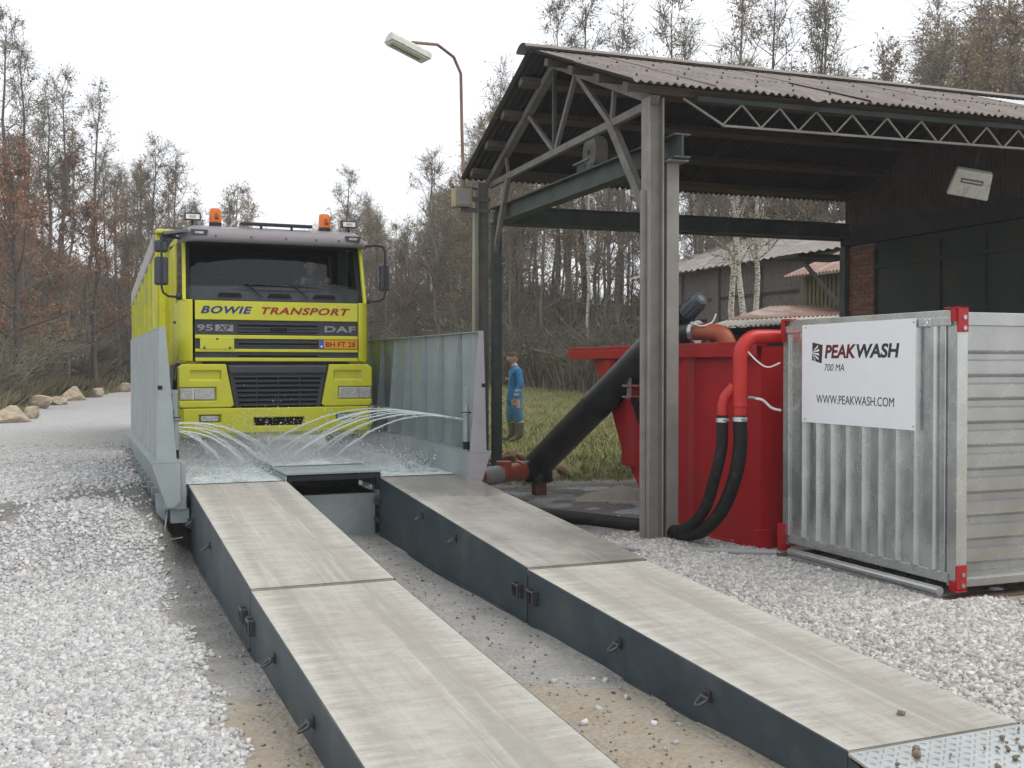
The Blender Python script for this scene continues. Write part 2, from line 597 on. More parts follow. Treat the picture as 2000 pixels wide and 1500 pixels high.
def text(name, body, mat, parent, origin, width, height, face='-Y', shear=0, offset=0, space=1., extrude=.002):
    cu = bpy.data.curves.new(name, 'FONT')
    cu.body = body
    cu.size = 1
    cu.shear = shear
    cu.offset = offset
    cu.space_character = space
    cu.extrude = .01
    cu.resolution_u = 4
    o = bpy.data.objects.new(name, cu)
    C.objects.link(o)
    dg = bpy.context.evaluated_depsgraph_get()
    me = bpy.data.meshes.new_from_object(o.evaluated_get(dg))
    bpy.data.objects.remove(o)
    v = np.empty(len(me.vertices) * 3)
    me.vertices.foreach_get('co', v)
    v = v.reshape(-1, 3)
    lo, hi = v.min(0), v.max(0)
    v[:, 0] = (v[:, 0] - lo[0]) / (hi[0] - lo[0]) * width
    v[:, 1] = (v[:, 1] - lo[1]) / (hi[1] - lo[1]) * height
    v[:, 2] = (v[:, 2] - lo[2]) / (hi[2] - lo[2]) * extrude
    me.vertices.foreach_set('co', v.ravel())
    me.materials.clear()
    me.materials.append(MATS[mat])
    me.name = name
    me.update()
    t = link(name, me, parent)
    t.location = origin
    t.rotation_euler = {'-Y': (PI / 2, 0, 0), '-X': (PI / 2, 0, -PI / 2)}[face]
    return t

def np_mesh(name, verts, faces, mat, smooth=False):
    # fast mesh from arrays; faces all of one size
    me = bpy.data.meshes.new(name)
    verts = np.asarray(verts, np.float32)
    faces = np.asarray(faces, np.int32)
    k = faces.shape[1]
    me.vertices.add(len(verts))
    me.vertices.foreach_set('co', verts.ravel())
    me.loops.add(faces.size)
    me.loops.foreach_set('vertex_index', faces.ravel())
    me.polygons.add(len(faces))
    me.polygons.foreach_set('loop_start', np.arange(0, faces.size, k, dtype=np.int32))
    me.polygons.foreach_set('loop_total', np.full(len(faces), k, np.int32))
    for m in (mat if isinstance(mat, (list, tuple)) else [mat]):
        me.materials.append(MATS[m])
    me.update(calc_edges=True)
    if smooth:
        me.polygons.foreach_set('use_smooth', [True] * len(faces))
    return me

# ------------------------------------------------------------------ terrain
def ss(x, a, b):
    t = np.clip((x - a) / (b - a), 0, 1)
    return t * t * (3 - 2 * t)
EDGE_PX = np.array([-900, -300, 0, 130, 250, 420, 560, 800, 1000, 1200, 1400, 1700, 2000, 2600, 3400], float)
EDGE_D = np.array([28, 28, 29, 41, 50, 56, 58, 54, 46, 42, 38, 36, 36, 36, 36], float)
HILL_H = np.array([8, 8, 8, 7.5, 6.5, 5.5, 5, 5, 5, 4.5, 4, 4, 4, 4, 4], float)
EDGE_A = np.arctan((EDGE_PX - 1000) / 2100) + YAW
def polar(x, y):
    return np.arctan2(x, y), np.hypot(x, y)
def wood_edge(a):
    return np.interp(a, EDGE_A, EDGE_D) / np.cos(np.clip(a - YAW, -1.2, 1.2))
def vnoise(x, y, s):
    return (np.sin(x * s * 1.7 + 1.3) * np.cos(y * s * 1.3 + .4) + .6 * np.sin(x * s * 3.1 + y * s * 2.3 + 2.1) + .35 * np.sin(y * s * 6.7 - x * s * 4.9)) / 1.95
def gz(x, y):
    x = np.asarray(x, float)
    y = np.asarray(y, float)
    z = .13 * ss(x, 4.1, 5.4) * ss(y, 1, 5) + .06 * ss(y, 9, 12.5)
    z = z + .50 * ss(y + .2 * vnoise(x, y, 1.7), 9.7, 11.5) * (1 - ss(x, .72, 1.06) * (1 - ss(y, 16.4, 20))) * (1 - ss(x, 3.8, 8))
    z = z + .20 * ss(y, 13, 22) * ss(x, 3, 8) + .35 * ss(y, 24, 60) + .55 * ss(y, 20, 45) * ss(x, 6, 18)
    a, d = polar(x, y)
    e = wood_edge(a)
    h = np.interp(a, EDGE_A, HILL_H)
    front = (np.abs(a - YAW) < 1.25)
    z = z + np.where(front, h * ss(d - e, 0, 30) + np.clip(d - e - 30, 0, 200) * .03, 0)
    z = z + .015 * vnoise(x, y, 1.3) + .05 * vnoise(x, y, .5) * ss(d, 18, 30) + .35 * vnoise(x, y, .22) * ss(d - e, 2, 20)
    return z
def gz1(x, y):
    return float(gz(np.array([x]), np.array([y]))[0])

def axis(lo, hi, step, a, b):
    c = list(np.arange(lo, hi + 1e-6, step))
    st, p = step, c[-1]
    while p < b:
        st = min(st * 1.09, 12)
        p += st
        c.append(p)
    st, p = step, c[0]
    pre = []
    while p > a:
        st = min(st * 1.09, 12)
        p -= st
        pre.append(p)
    return np.array(pre[::-1] + c)
xs = axis(-4.0, 9.0, .11, -160, 190)
ys = axis(3.0, 17.0, .11, -60, 230)
GX, GY = np.meshgrid(xs, ys)
gxf, gyf = GX.ravel(), GY.ravel()
gzf = gz(gxf, gyf)
nx, ny = len(xs), len(ys)
idx = np.arange(nx * ny).reshape(ny, nx)
gf = np.stack([idx[:-1, :-1], idx[:-1, 1:], idx[1:, 1:], idx[1:, :-1]], -1).reshape(-1, 4)

def zones(x, y):
    w = vnoise(x, y, 1.1) * .14 + vnoise(x, y, 3.1) * .06
    a, d = polar(x, y)
    e = wood_edge(a)
    white = 1 - ss(x + w - .6 * ss(y, 12.5, 14) - 4.0 * ss(y, 16.5, 19), .55, .82)
    white = white * (1 - .95 * np.exp(-((y - (11.75 + .72 * x) + 2 * w) / .5) ** 2))
    white = np.maximum(white * (1 - .8 * ss(x + .25 * (y - 11) + 3 * w, .1, .7) * ss(y + 2 * w, 9.8, 10.8) * (1 - ss(y + 4 * w, 12.8, 14.6))), 0)
    right = ss(x + w, 4.0, 4.25) * (1 - ss(x + .6 * (y - 8) * .2 + 2 * w, 5.9, 6.3)) * (1 - ss(y + 2 * w, 9.6, 10.2)) * ss(x, 3.9, 4.1)
    patch = ss(x, 5.0, 5.6) * ss(y, 10.4, 11) * (1 - ss(y, 13.2, 14)) * ss(vnoise(x, y, 1.7) + .25, .1, .5)
    white = np.maximum.reduce([white, right, .9 * patch])
    sand = ss(-y - 3 * w - .25 * np.abs(x - 1), -6.6, -5.9) * ss(x + w, .6, .85) * (1 - ss(x, 3.6, 4.1))
    sand = np.maximum(sand, ss(x + 2 * w, 5.9, 6.3) * (1 - ss(y, 6.6, 9.5)) * .9)
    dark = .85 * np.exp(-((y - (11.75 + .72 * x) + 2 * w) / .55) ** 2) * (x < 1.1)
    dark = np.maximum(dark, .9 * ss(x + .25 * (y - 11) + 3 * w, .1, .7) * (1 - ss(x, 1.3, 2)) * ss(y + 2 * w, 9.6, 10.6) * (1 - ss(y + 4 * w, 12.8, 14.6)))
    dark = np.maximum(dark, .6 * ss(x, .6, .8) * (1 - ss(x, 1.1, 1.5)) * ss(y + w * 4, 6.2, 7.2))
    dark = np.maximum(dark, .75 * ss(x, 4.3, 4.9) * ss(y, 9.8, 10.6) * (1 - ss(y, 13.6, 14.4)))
    grass = ss(x + 3 * w, 5.2, 6.2) * ss(y + 2 * w, 13.6, 14.8)
    rubb = np.exp(-(((x - 6.6) / 1.0) ** 2 + ((y - 16.2) / 1.5) ** 2))
    roadedge = ss(d + 4 * w, e - 4.5, e - 3.3)
    grass = np.maximum(grass, roadedge * (a < .18))
    litter = ss(d + 6 * w, e - 1.5, e + 2)
    return white, sand, dark, grass, litter, rubb
ground_me = np_mesh('ground', np.stack([gxf, gyf, gzf], -1), gf, [], smooth=True)
for nm, arr in zip(('white', 'sand', 'dark', 'grass', 'litter', 'rubb'), zones(gxf, gyf)):
    at = ground_me.attributes.new('z_' + nm, 'FLOAT', 'POINT')
    at.data.foreach_set('value', arr.astype(np.float32))

def ground_mat():
    m = bpy.data.materials.new('ground')
    m.use_nodes = True
    t = m.node_tree
    b = t.nodes['Principled BSDF']
    L = t.links.new
    tc = t.nodes.new('ShaderNodeTexCoord')
    def noise(scale, det=6, ro=.6):
        n = t.nodes.new('ShaderNodeTexNoise')
        n.inputs['Scale'].default_value = scale
        n.inputs['Detail'].default_value = det
        n.inputs['Roughness'].default_value = ro
        L(tc.outputs['Object'], n.inputs[0])
        return n.outputs[0]
    def vor(scale):
        n = t.nodes.new('ShaderNodeTexVoronoi')
        n.inputs['Scale'].default_value = scale
        L(tc.outputs['Object'], n.inputs[0])
        return n
    def mr(s, a, bb, c=0., d=1.):
        k = t.nodes.new('ShaderNodeMapRange')
        k.inputs[1].default_value, k.inputs[2].default_value = a, bb
        k.inputs[3].default_value, k.inputs[4].default_value = c, d
        L(s, k.inputs[0])
        return k.outputs[0]
    def mix(f, c1, c2, mode='MIX'):
        k = t.nodes.new('ShaderNodeMixRGB')
        k.blend_type = mode
        for i, v in ((0, f), (1, c1), (2, c2)):
            if isinstance(v, (int, float)):
                k.inputs[i].default_value = v
            elif isinstance(v, tuple):
                k.inputs[i].default_value = (*v, 1)
            else:
                L(v, k.inputs[i])
        return k.outputs[0]
    def att(n):
        k = t.nodes.new('ShaderNodeAttribute')
        k.attribute_name = 'z_' + n
        # ragged edge
        s = t.nodes.new('ShaderNodeMath')
        s.operation = 'ADD'
        L(k.outputs['Fac'], s.inputs[0])
        L(mr(noise(2.3, 8, .75), .25, .75, -.33, .33), s.inputs[1])
        return mr(s.outputs[0], .3, .7)
    fine = noise(38, 5, .7)
    med = noise(3.2, 8, .7)
    v1 = vor(27)
    base = mix(mr(med, .3, .7), (.31, .30, .285), (.46, .45, .42))
    base = mix(mr(fine, .35, .7), base, mix(.5, base, (.16, .155, .145)))
    dark = mix(mr(fine, .35, .65), (.14, .136, .13), (.26, .255, .24))
    sand = mix(mr(med, .3, .7), (.36, .30, .225), (.43, .40, .34))
    sand = mix(mr(fine, .4, .75, 0, .6), sand, (.25, .21, .16))
    white = mix(mr(v1.outputs['Color'], .1, .9), (.40, .40, .40), (.58, .58, .585))
    white = mix(mr(v1.outputs['Distance'], .25, .7, 0, .5), white, (.25, .245, .24))
    wn = noise(.9, 6, .7)
    white = mix(mr(wn, .52, .72, 0, .5), white, (.29, .285, .275))
    grass = mix(mr(noise(1.1, 8, .75), .35, .65), (.18, .205, .065), (.25, .21, .11))
    grass = mix(mr(fine, .35, .7, 0, .6), grass, (.07, .075, .025))
    litter = mix(mr(noise(.5, 9, .8), .35, .65), (.17, .13, .095), (.24, .175, .12))
    litter = mix(mr(noise(6, 6, .8), .4, .7, 0, .6), litter, (.11, .10, .075))
    c = mix(att('dark'), base, dark)
    c = mix(att('sand'), c, sand)
    c = mix(att('white'), c, white)
    c = mix(att('grass'), c, grass)
    c = mix(att('rubb'), c, (.21, .15, .09))
    c = mix(att('litter'), c, litter)
    L(c, b.inputs['Base Color'])
    b.inputs['Roughness'].default_value = .95
    b.inputs['Specular IOR Level'].default_value = .2
    bp = t.nodes.new('ShaderNodeBump')
    bp.inputs['Strength'].default_value = .8
    bp.inputs['Distance'].default_value = .025
    hh = t.nodes.new('ShaderNodeMath')
    hh.operation = 'SUBTRACT'
    L(fine, hh.inputs[0])
    L(v1.outputs['Distance'], hh.inputs[1])
    L(hh.outputs[0], bp.inputs['Height'])
    L(bp.outputs[0], b.inputs['Normal'])
    MATS['ground'] = m
ground_mat()
ground_me.materials.append(MATS['ground'])
ground = struct(link('ground', ground_me))

# ------------------------------------------------------------------ gravel (stuff)
def pebbles(name, pts, size, mat, label, seed, flat=.65):
    rg = np.random.default_rng(seed)
    n = len(pts)
    cube = np.array([(-1, -1, -1), (1, -1, -1), (1, 1, -1), (-1, 1, -1), (-1, -1, 1), (1, -1, 1), (1, 1, 1), (-1, 1, 1)], float)
    v = cube[None] * (1 + rg.uniform(-.42, .25, (n, 8, 3)))
    s = size * np.clip(rg.lognormal(-.12, .38, (n, 1)), .35, 1.9) * np.stack([rg.uniform(.8, 1.35, n), rg.uniform(.7, 1.1, n), rg.uniform(flat * .8, flat * 1.2, n)], -1) * .5
    v = v * s[:, None, :]
    ax = rg.normal(size=(n, 3)) * np.array([.5, .5, 1.0])
    ax /= np.linalg.norm(ax, axis=1, keepdims=True)
    an = rg.uniform(0, 2 * PI, n)
    k = ax[:, None, :]
    c, sn = np.cos(an)[:, None, None], np.sin(an)[:, None, None]
    v = v * c + np.cross(np.broadcast_to(k, v.shape), v) * sn + k * (v * k).sum(-1, keepdims=True) * (1 - c)
    v += pts[:, None, :]
    f = np.array([(3, 2, 1, 0), (4, 5, 6, 7), (0, 1, 5, 4), (1, 2, 6, 5), (2, 3, 7, 6), (3, 0, 4, 7)])
    faces = (np.arange(n)[:, None, None] * 8 + f[None]).reshape(-1, 4)
    o = link(name, np_mesh(name, v.reshape(-1, 3), faces, mat))
    struct(o, 'stuff')
    tag(o, label, 'gravel')
    return o
rg = np.random.default_rng(5)
def scatter(n, x0, x1, y0, y1, wfun, ypow=1.):
    x = rg.uniform(x0, x1, n)
    y = y0 + (y1 - y0) * rg.uniform(0, 1, n) ** ypow
    # keep what the lens could see, with a margin
    ang = np.arctan2(x, y) - YAW
    keep = (np.abs(ang) < R(31)) & (rg.uniform(0, 1, n) < wfun(x, y))
    x, y = x[keep], y[keep]
    return np.stack([x, y, gz(x, y) + .004], -1)
zw = lambda x, y: zones(x, y)[0]
ptsL = scatter(330000, -6, 1.0, 4.2, 20, lambda x, y: np.clip(zw(x, y) * 1.1, 0, 1) * (x < 1.02) * (1 - .96 * ss(y + 1.6 * vnoise(x, y, .9), 8.5, 17.5)), 1.9)
pebbles('white_gravel', ptsL, .026, 'stone_white', 'loose white crushed stone heaped left of the ramps', 1)
ptsR = scatter(110000, 4.12, 7.4, 3.6, 10.2, lambda x, y: np.clip(zw(x, y) * 1.1, 0, 1) * ~((x > 5.97) & (y < 8.3) & (y > 6.12)))
ptsR[:, 2] += .006
pebbles('white_gravel', ptsR, .025, 'stone_mix', 'pale crushed stone between the right ramp and the silver container', 2)
ptsD = scatter(26000, -1, 7.5, 4, 15, lambda x, y: (1 - np.clip(zw(x, y), 0, 1)) * .22 * ~((x > 1.05) & (x < 2.12) | (x > 3.06) & (x < 4.12)) * ((y < 11.2) | (x > 4.6) | (x < .7)), 1.2)
pebbles('dark_grit', ptsD, .013, 'stone_dark', 'dark grit scattered on the trodden ground around the ramps', 3)
ptsS = scatter(420, .2, 6.8, 4, 13, lambda x, y: .35 * ~((x > 1.0) & (x < 2.14) | (x > 3.04) & (x < 4.14)) * (y < 11))
pebbles('stray_stones', ptsS, .038, 'stone_white', 'stray pale stones lying on the trodden ground beside the ramps', 4)

# ------------------------------------------------------------------ ramps
Z0, Z1, Z2 = .68, .405, .225              # deck height at the wash, at the joint, at the foot
Y0, Y1, Y2 = 11.33, 7.235, 3.72
def shackle_mesh():
    mb = MB()
    mb.box(-.012, .012, -.03, .03, -.03, .03)
    ring = []
    for k in range(11):
        th = -PI * .1 + PI * 1.2 * k / 10
        ring.append((-.012 - .055 * max(0, math.sin(th)) - .01, .03 * math.cos(th), -.035 * math.sin(th) - .01))
    mb.tube(ring, .009, 6)
    mb.tube([(-.025, -.045, -.006), (-.025, .045, -.006)], .011, 6)
    return mb.mesh('shackle', 'shackle', True)
SHK = shackle_mesh()
def bracket_mesh():
    mb = MB()
    mb.box(-.03, 0, -.09, -.02, -.05, .05)
    mb.box(-.03, 0, .02, .09, -.05, .05)
    mb.tube([(-.035, -.055, -.05), (-.035, -.055, .04), (-.035, .055, .04), (-.035, .055, -.05)], .01, 6)
    return mb.mesh('joint_bracket', 'shackle')
BRK = bracket_mesh()
def ramp(label, xa, xb, ya, yb, za, zb, deck, shk, brk, foot):
    # ya far/high end, yb near/low end; local origin under the middle
    xc, yc = (xa + xb) / 2, (ya + yb) / 2
    t = thing('access_ramp', label, 'ramp', (xc, yc, 0), 0, 'steel and concrete access ramps')
    hw, hl = (xb - xa) / 2, (ya - yb) / 2
    zg = lambda y: foot[1] + (foot[0] - foot[1]) * (y + hl) / (2 * hl)
    zt = lambda y: zb + (za - zb) * (y + hl) / (2 * hl)
    d = MB()
    n = 30
    def top(u, v):
        y = -hl + .004 + 2 * (hl - .004) * v
        return (-hw + .008 + (2 * hw - .016) * u, y, zt(y) + .003)
    d.grid(top, 2, n)
    d.prism([(-hl + .004, zt(-hl) - .05), (hl - .004, zt(hl) - .05), (hl - .004, zt(hl) - .001), (-hl + .004, zt(-hl) - .001)], 0, -hw + .008, hw - .008)
    d.build('concrete_deck', deck, t)
    for sgn in (-1, 1):
        s = MB()
        x0, x1 = sorted((sgn * hw, sgn * (hw - .007)))
        s.prism([(-hl, zg(-hl)), (hl, zg(hl)), (hl, zt(hl)), (-hl, zt(-hl))], 0, x0, x1)
        s.build('side_beam', 'beam_blue', t)
        lip = MB()
        x0, x1 = sorted((sgn * (hw + .018), sgn * (hw + .001)))
        lip.prism([(-hl, zg(-hl)), (hl, zg(hl)), (hl, zg(hl) + .012), (-hl, zg(-hl) + .012)], 0, x0, x1)
        lip.build('bottom_flange', 'beam_blue', t)
    for yy in (-hl, hl - .008):
        e = MB().box(-hw + .009, hw - .009, yy, yy + .008, zg(yy), zt(yy) - .06)
        e.build('end_plate', 'beam_blue', t)
    for sx, yy, zz in shk:
        o = link('shackle', SHK, t)
        o.location = (sx * hw, yy - yc, zz)
        o.rotation_euler = (0, 0, 0 if sx < 0 else PI)
    for sx, yy, zz in brk:
        o = link('joint_bracket', BRK, t)
        o.location = (sx * hw, yy - yc, zz)
        o.rotation_euler = (0, 0, 0 if sx < 0 else PI)
    return t
LS = [(-1, 10.81, .47), (-1, 9.5, .40)]
ramp('left far ramp section with dry brushed concrete top, butting against the wheel wash', 1.09, 2.09, Y0, Y1 + .012, Z0, Z1, 'deck_dry', [(-1, 10.75, .40), (-1, 9.45, .36), (1, 10.4, .45), (1, 9.2, .4)], [(-1, 11.15, .33), (-1, 7.42, .20)], (.02, 0))
ramp('left near ramp section running out at the bottom edge of the photo', 1.09, 2.09, Y1 - .012, Y2, Z1 - .012, Z2, 'deck_dry', [(-1, 6.3, .19), (-1, 5.22, .15), (1, 6.0, .2)], [(-1, 7.12, .19)], (-.01, -.03))
ramp('right far ramp section with wet shiny concrete top beside the shed posts', 3.09, 4.09, Y0, Y1 + .012, Z0, Z1, 'deck_wet', [(-1, 9.78, .47), (-1, 8.82, .40), (1, 9.4, .4)], [(-1, 7.40, .22)], (.02, 0))
ramp('right near ramp section beside the silver container, with a tread plate flap at its foot', 3.09, 4.09, Y1 - .012, Y2, Z1 - .012, Z2, 'deck_dry', [(-1, 5.8, .20), (-1, 4.81, .16), (1, 5.5, .2)], [(-1, 7.12, .22)], (-.01, -.03))
def flap(xa, xb, label):
    t = thing('ramp_flap', label, 'ramp flap', ((xa + xb) / 2, Y2, 0), 0, 'tread plate flaps')
    hw = (xb - xa) / 2
    L_ = 1.15
    z0, z1 = Z2 - .004, .045
    p = MB().prism([(-.006, z0 - .012), (-L_, z1 - .012), (-L_, z1), (-.006, z0)], 0, -hw, hw)
    p.build('plate', 'galv', t)
    tr = MB()
    k = 0
    for j in range(27):
        for i in range(22):
            x = -hw + .04 + i * (2 * hw - .08) / 21
            y = -.03 - j * .041
            z = z0 + (z1 - z0) * (-y / L_) + .001
            a = R(45) if (i + j) % 2 else R(-45)
            dx, dy = math.cos(a) * .014, math.sin(a) * .014
            tr.bar((x - dx, y - dy, z + dy * .15), (x + dx, y + dy, z + dy * -.15), .006, .006)
    o = tr.build('tread_bars', 'galv', t)
    o['kind'] = 'stuff'
    for sx in (-hw, hw - .006):
        MB().prism([(-.006, -.03), (-L_ + .25, 0), (-.006, z0 - .02)], 0, sx, sx + .006).build('side_web', 'beam_blue', t)
    return t
flap(3.09, 4.09, 'grey diamond tread plate flap at the foot of the right ramp')
# crumbs of stone and mud dropped on the right ramp foot
ptsC = np.array([(rg.uniform(3.2, 4.05), yy, 0) for yy in rg.uniform(2.75, 3.66, 70)])
ptsC[:, 2] = Z2 - .004 + (.045 - Z2) * (Y2 - ptsC[:, 1]) / 1.15 + .012
pebbles('mud_crumbs', ptsC, .017, 'mud_dark', 'crumbs of mud dropped on the tread plate flap', 6, .9)
o = pebbles('stone_on_ramp', np.array([(3.62, 3.98, .25)]), .03, 'mud_dark', 'small brown stone lying on the right ramp just before the tread plate', 7, .9)
del o['kind']
o['category'] = 'stone'

# ------------------------------------------------------------------ wheel wash
WX0, WX1 = .80, 4.17
WYA, WYB = 11.0, 16.3
wash = thing('wheel_wash', 'pale blue grey steel wheel wash tub with tall side walls spraying water', 'wheel wash', (2.49, 13.6, 0))
OX, OY = -2.49, -13.6
def wpart(mb, name, mat, **k):
    o = mb.build(name, mat, k.pop('parent', wash), **k)
    if o.parent == wash:
        o.location = (OX, OY, 0)
    return o
for side in (-1, 1):
    Xw = WX0 if side < 0 else WX1
    inn = -side
    m = MB()
    # wall plate with shallow vertical folds
    n = 48
    def wall(u, v, off=0.):
        y = WYA + (WYB - WYA) * u
        ph = (u * (WYB - WYA) / .655) % 1
        fold = .010 * (1 if .06 < ph < .5 else 0)
        return (Xw + side * (fold + off), y, .96 + 1.30 * v)
    m.grid(lambda u, v: wall(u, v), 96, 1)
    m.grid(lambda u, v: wall(u, v, -.008), 96, 1)
    w = wpart(m, 'side_wall', 'wash_paint')
    w['label'] = 'left side wall seen from outside' if side < 0 else 'right side wall seen from inside with ribs'
    m = MB().box(min(Xw, Xw + inn * .06) - .003, max(Xw, Xw + inn * .06) + .003, WYA - .004, WYB, 2.262, 2.272)
    wpart(m, 'top_flange', 'wash_paint')
    rib = MB()
    rib.prism([(Xw + inn * .009, .985), (Xw + inn * .15, .985), (Xw + inn * .05, 2.255), (Xw + inn * .009, 2.255)], 1, -.005, .005)
    rme = rib.mesh('rib', 'wash_paint')
    for k in range(8):
        r_ = link('rib', rme, wash)
        r_.location = (OX, OY + WYA + .03 + .655 * (k + (1 if side > 0 else 1)), 0)
    # end plate with the little square hole
    e = MB()
    a, b_ = Xw + side * .035, Xw + inn * .055
    e.prism([(a, .95), (Xw + inn * .155, .95), (b_, 2.275), (Xw + side * .0, 2.275)], 1, WYA - .014, WYA - .004)
    e = wpart(e, 'end_plate', 'wash_plate' if side > 0 else 'wash_paint')
    h = MB().box(Xw - .022, Xw + .022, WYA - .019, WYA - .0145, 1.66, 1.70)
    h = h.build('socket_hole', 'black_steel', e)
    # ledge channel, tapered pedestal below it
    xa, xb = sorted((Xw + side * .09, Xw + inn * .20))
    m = MB()
    m.box(xa, xb, WYA - .02, WYB, .945, .958)
    xi = Xw + inn * .195
    m.box(*sorted((xi, xi + inn * .008)), WYA - .02, WYB, .60, .944)
    wpart(m, 'ledge', 'wash_paint')
    m = MB()
    m.prism([(Xw + side * .085, .944), (Xw + inn * .19, .944), (Xw + inn * .19, .56), (Xw + inn * .13, .50), (Xw + inn * .06, .50)], 1, WYA - .016, WYA - .006)
    wpart(m, 'end_gusset', 'wash_plate' if side > 0 else 'wash_paint')
    m = MB().prism([(Xw + side * .06, .94), (Xw + side * .052, .94), (Xw + inn * .052, .50), (Xw + inn * .06, .50)], 1, WYA, WYB)
    wpart(m, 'skirt', 'wash_paint')
    for k in range(9):
        m = MB().box(*sorted((Xw + side * .03, Xw + inn * .06)), WYA + .16 + k * .6, WYA + .26 + k * .6, -.02, .62)
        wpart(m, 'foot_post', 'wash_paint')
    # spray pipe with nozzles and a riser valve
    xp = Xw + inn * .15
    zp = 1.295 if side > 0 else 1.17
    m = MB().tube([(xp, WYA + .14, zp), (xp, WYB - .2, zp + .02)], .019, 10)
    p = wpart(m, 'spray_pipe', 'wash_paint', smooth=True)
    for k in range(14):
        nz = MB().tube([(xp, WYA + .35 + .33 * k, zp), (xp + inn * .045, WYA + .37 + .33 * k, zp + .012)], .011, 6).build('nozzle', 'galv', p)
    m = MB()
    yr = WYA + .13
    m.tube([(xp, yr, .96), (xp, yr, 1.40)], .036, 12)
    m.tube([(xp, yr, 1.36), (xp, yr, 1.375)], .055, 12)
    m.tube([(xp, yr, 1.40), (xp, yr, 1.46)], .030, 12)
    rz_ = wpart(m, 'riser_pipe', 'wash_paint', smooth=True)
    MB().tube([(xp, yr, .975), (xp, yr, 1.06)], .039, 12).build('rubber_coupling', 'rubber', rz_, smooth=True)
    MB().tube([(xp, yr, 1.378), (xp, yr, 1.386)], .057, 12).build('clamp', 'black_steel', rz_)
    m = MB().box(*sorted((xp + inn * .03, xp - inn * .04)), yr - .02, yr + .02, 1.62, 1.655)
    m.box(xp - .025, xp + .025, yr - .02, yr + .02, 1.40, 1.62)
    wpart(m, 'riser_bracket', 'wash_paint')
# floor, spine, front plates
m = MB().box(1.01, 2.068, Y0 + .004, WYB, .56, .652)
m.box(3.112, 3.97, Y0 + .004, WYB, .56, .652)
m.box(2.069, 3.111, Y0 + .9, WYB, .56, .652)
wpart(m, 'tub_floor', 'wash_paint')
m = MB()
m.box(2.07, 3.11, Y0 - .03, WYB, .745, .765)
m.box(2.07, 2.085, Y0 - .03, WYB, .655, .734)
m.box(3.095, 3.11, Y0 - .03, WYB, .655, .734)
wpart(m, 'centre_spine', 'wash_paint')
m = MB()
m.box(2.10, 3.08, Y0 - .028, Y0 - .018, .68, .733)
m.box(2.10, 2.13, Y0 - .03, Y0 + .02, .56, .73)
m.box(3.05, 3.08, Y0 - .03, Y0 + .02, .56, .73)
wpart(m, 'spine_end', 'black_steel')
wpart(MB().box(2.095, 3.085, Y0 + .17, Y0 + .9, .50, .51), 'sump_plate', 'black_steel')
wpart(MB().box(2.095, 3.085, Y0 + .89, Y0 + .898, .511, .73), 'sump_back', 'black_steel')
m = MB().box(2.095, 3.085, Y0 + .16, Y0 + .172, .0, .50)
wpart(m, 'front_sill', 'wash_paint')
m = MB()
m.box(.84, 1.045, WYA + .02, WYA + .31, .48, .93)
m.box(.90, 1.075, WYA + .06, WYA + .30, .34, .475)
wpart(m, 'corner_box', 'wash_paint')
for x, z in ((1.03, .50), (1.05, .30), (3.075, .42), (3.075, .22)):
    wpart(MB().tube([(x, Y0 - .06, z), (x, Y0 + .1, z)], .028, 8), 'lock_bolt', 'shackle', smooth=True)
m = MB().tube([(.88, WYA + .1, .5), (.84, WYA, .3), (.86, WYA - .1, .2), (1.0, WYA - .1, .22)], .008, 6)
wpart(m, 'earth_wire', 'grey_pvc', smooth=True)

# water in the tub
def wgrid(xa, xb, ya, yb, z, amp, name, label):
    nx_, ny_ = int((xb - xa) / .05), int((yb - ya) / .05)
    m = MB()
    def f(u, v):
        x, y = xa + (xb - xa) * u, ya + (yb - ya) * v
        e = min(1, 8 * min(u, 1 - u), 14 * min(v, 1))
        return (x, y, z + amp * e * (vnoise(x, y, 4.2) * .6 + vnoise(x + 3, y, 9.) * .4))
    m.grid(f, nx_, ny_)
    o = m.build(name, 'water', None, smooth='all')
    struct(o)
    return o
wgrid(1.012, 2.066, Y0 + .02, WYB - .02, .688, .034, 'water', '')
wgrid(3.114, 3.966, Y0 + .02, WYB - .02, .688, .034, 'water', '')
wgrid(2.075, 3.105, 12.05, WYB - .02, .776, .018, 'water', '')
rgj = random.Random(11)
def jet(p0, p1, apex, label):
    pts = []
    n = 16
    for k in range(n + 1):
        u = k / n
        z = p0[2] + (p1[2] - p0[2]) * u + apex * 4 * u * (1 - u)
        pts.append((p0[0] + (p1[0] - p0[0]) * u + rgj.uniform(-.006, .006) * u, p0[1] + (p1[1] - p0[1]) * u, z + rgj.uniform(-.008, .008) * u))
    mb = MB().tube(pts, [.005 + .010 * (k / n) ** 1.5 * (1 + .3 * math.sin(k * 2.7 + p0[1] * 9)) for k in range(n + 1)], 6)
    # beads breaking off
    for k in range(90):
        u = rgj.uniform(.25, 1)
        i = min(int(u * n), n - 1)
        q = Vector(pts[i]).lerp(Vector(pts[i + 1]), u * n - i) + Vector((rgj.gauss(0, .025 * u), rgj.gauss(0, .025 * u), rgj.gauss(0, .022 * u)))
        s = rgj.uniform(.003, .008)
        mb.tube([q - Vector((s, 0, 0)), q, q + Vector((s, 0, 0))], [s * .4, s, s * .4], 5)
    o = mb.build('water_jet', 'spray', None, smooth='all')
    return tag(o, label, 'water jet', 'jets of water from the wash walls')
ORD = ['first', 'second', 'third', 'fourth', 'fifth', 'sixth', 'seventh', 'eighth', 'ninth', 'tenth', 'eleventh', 'twelfth']
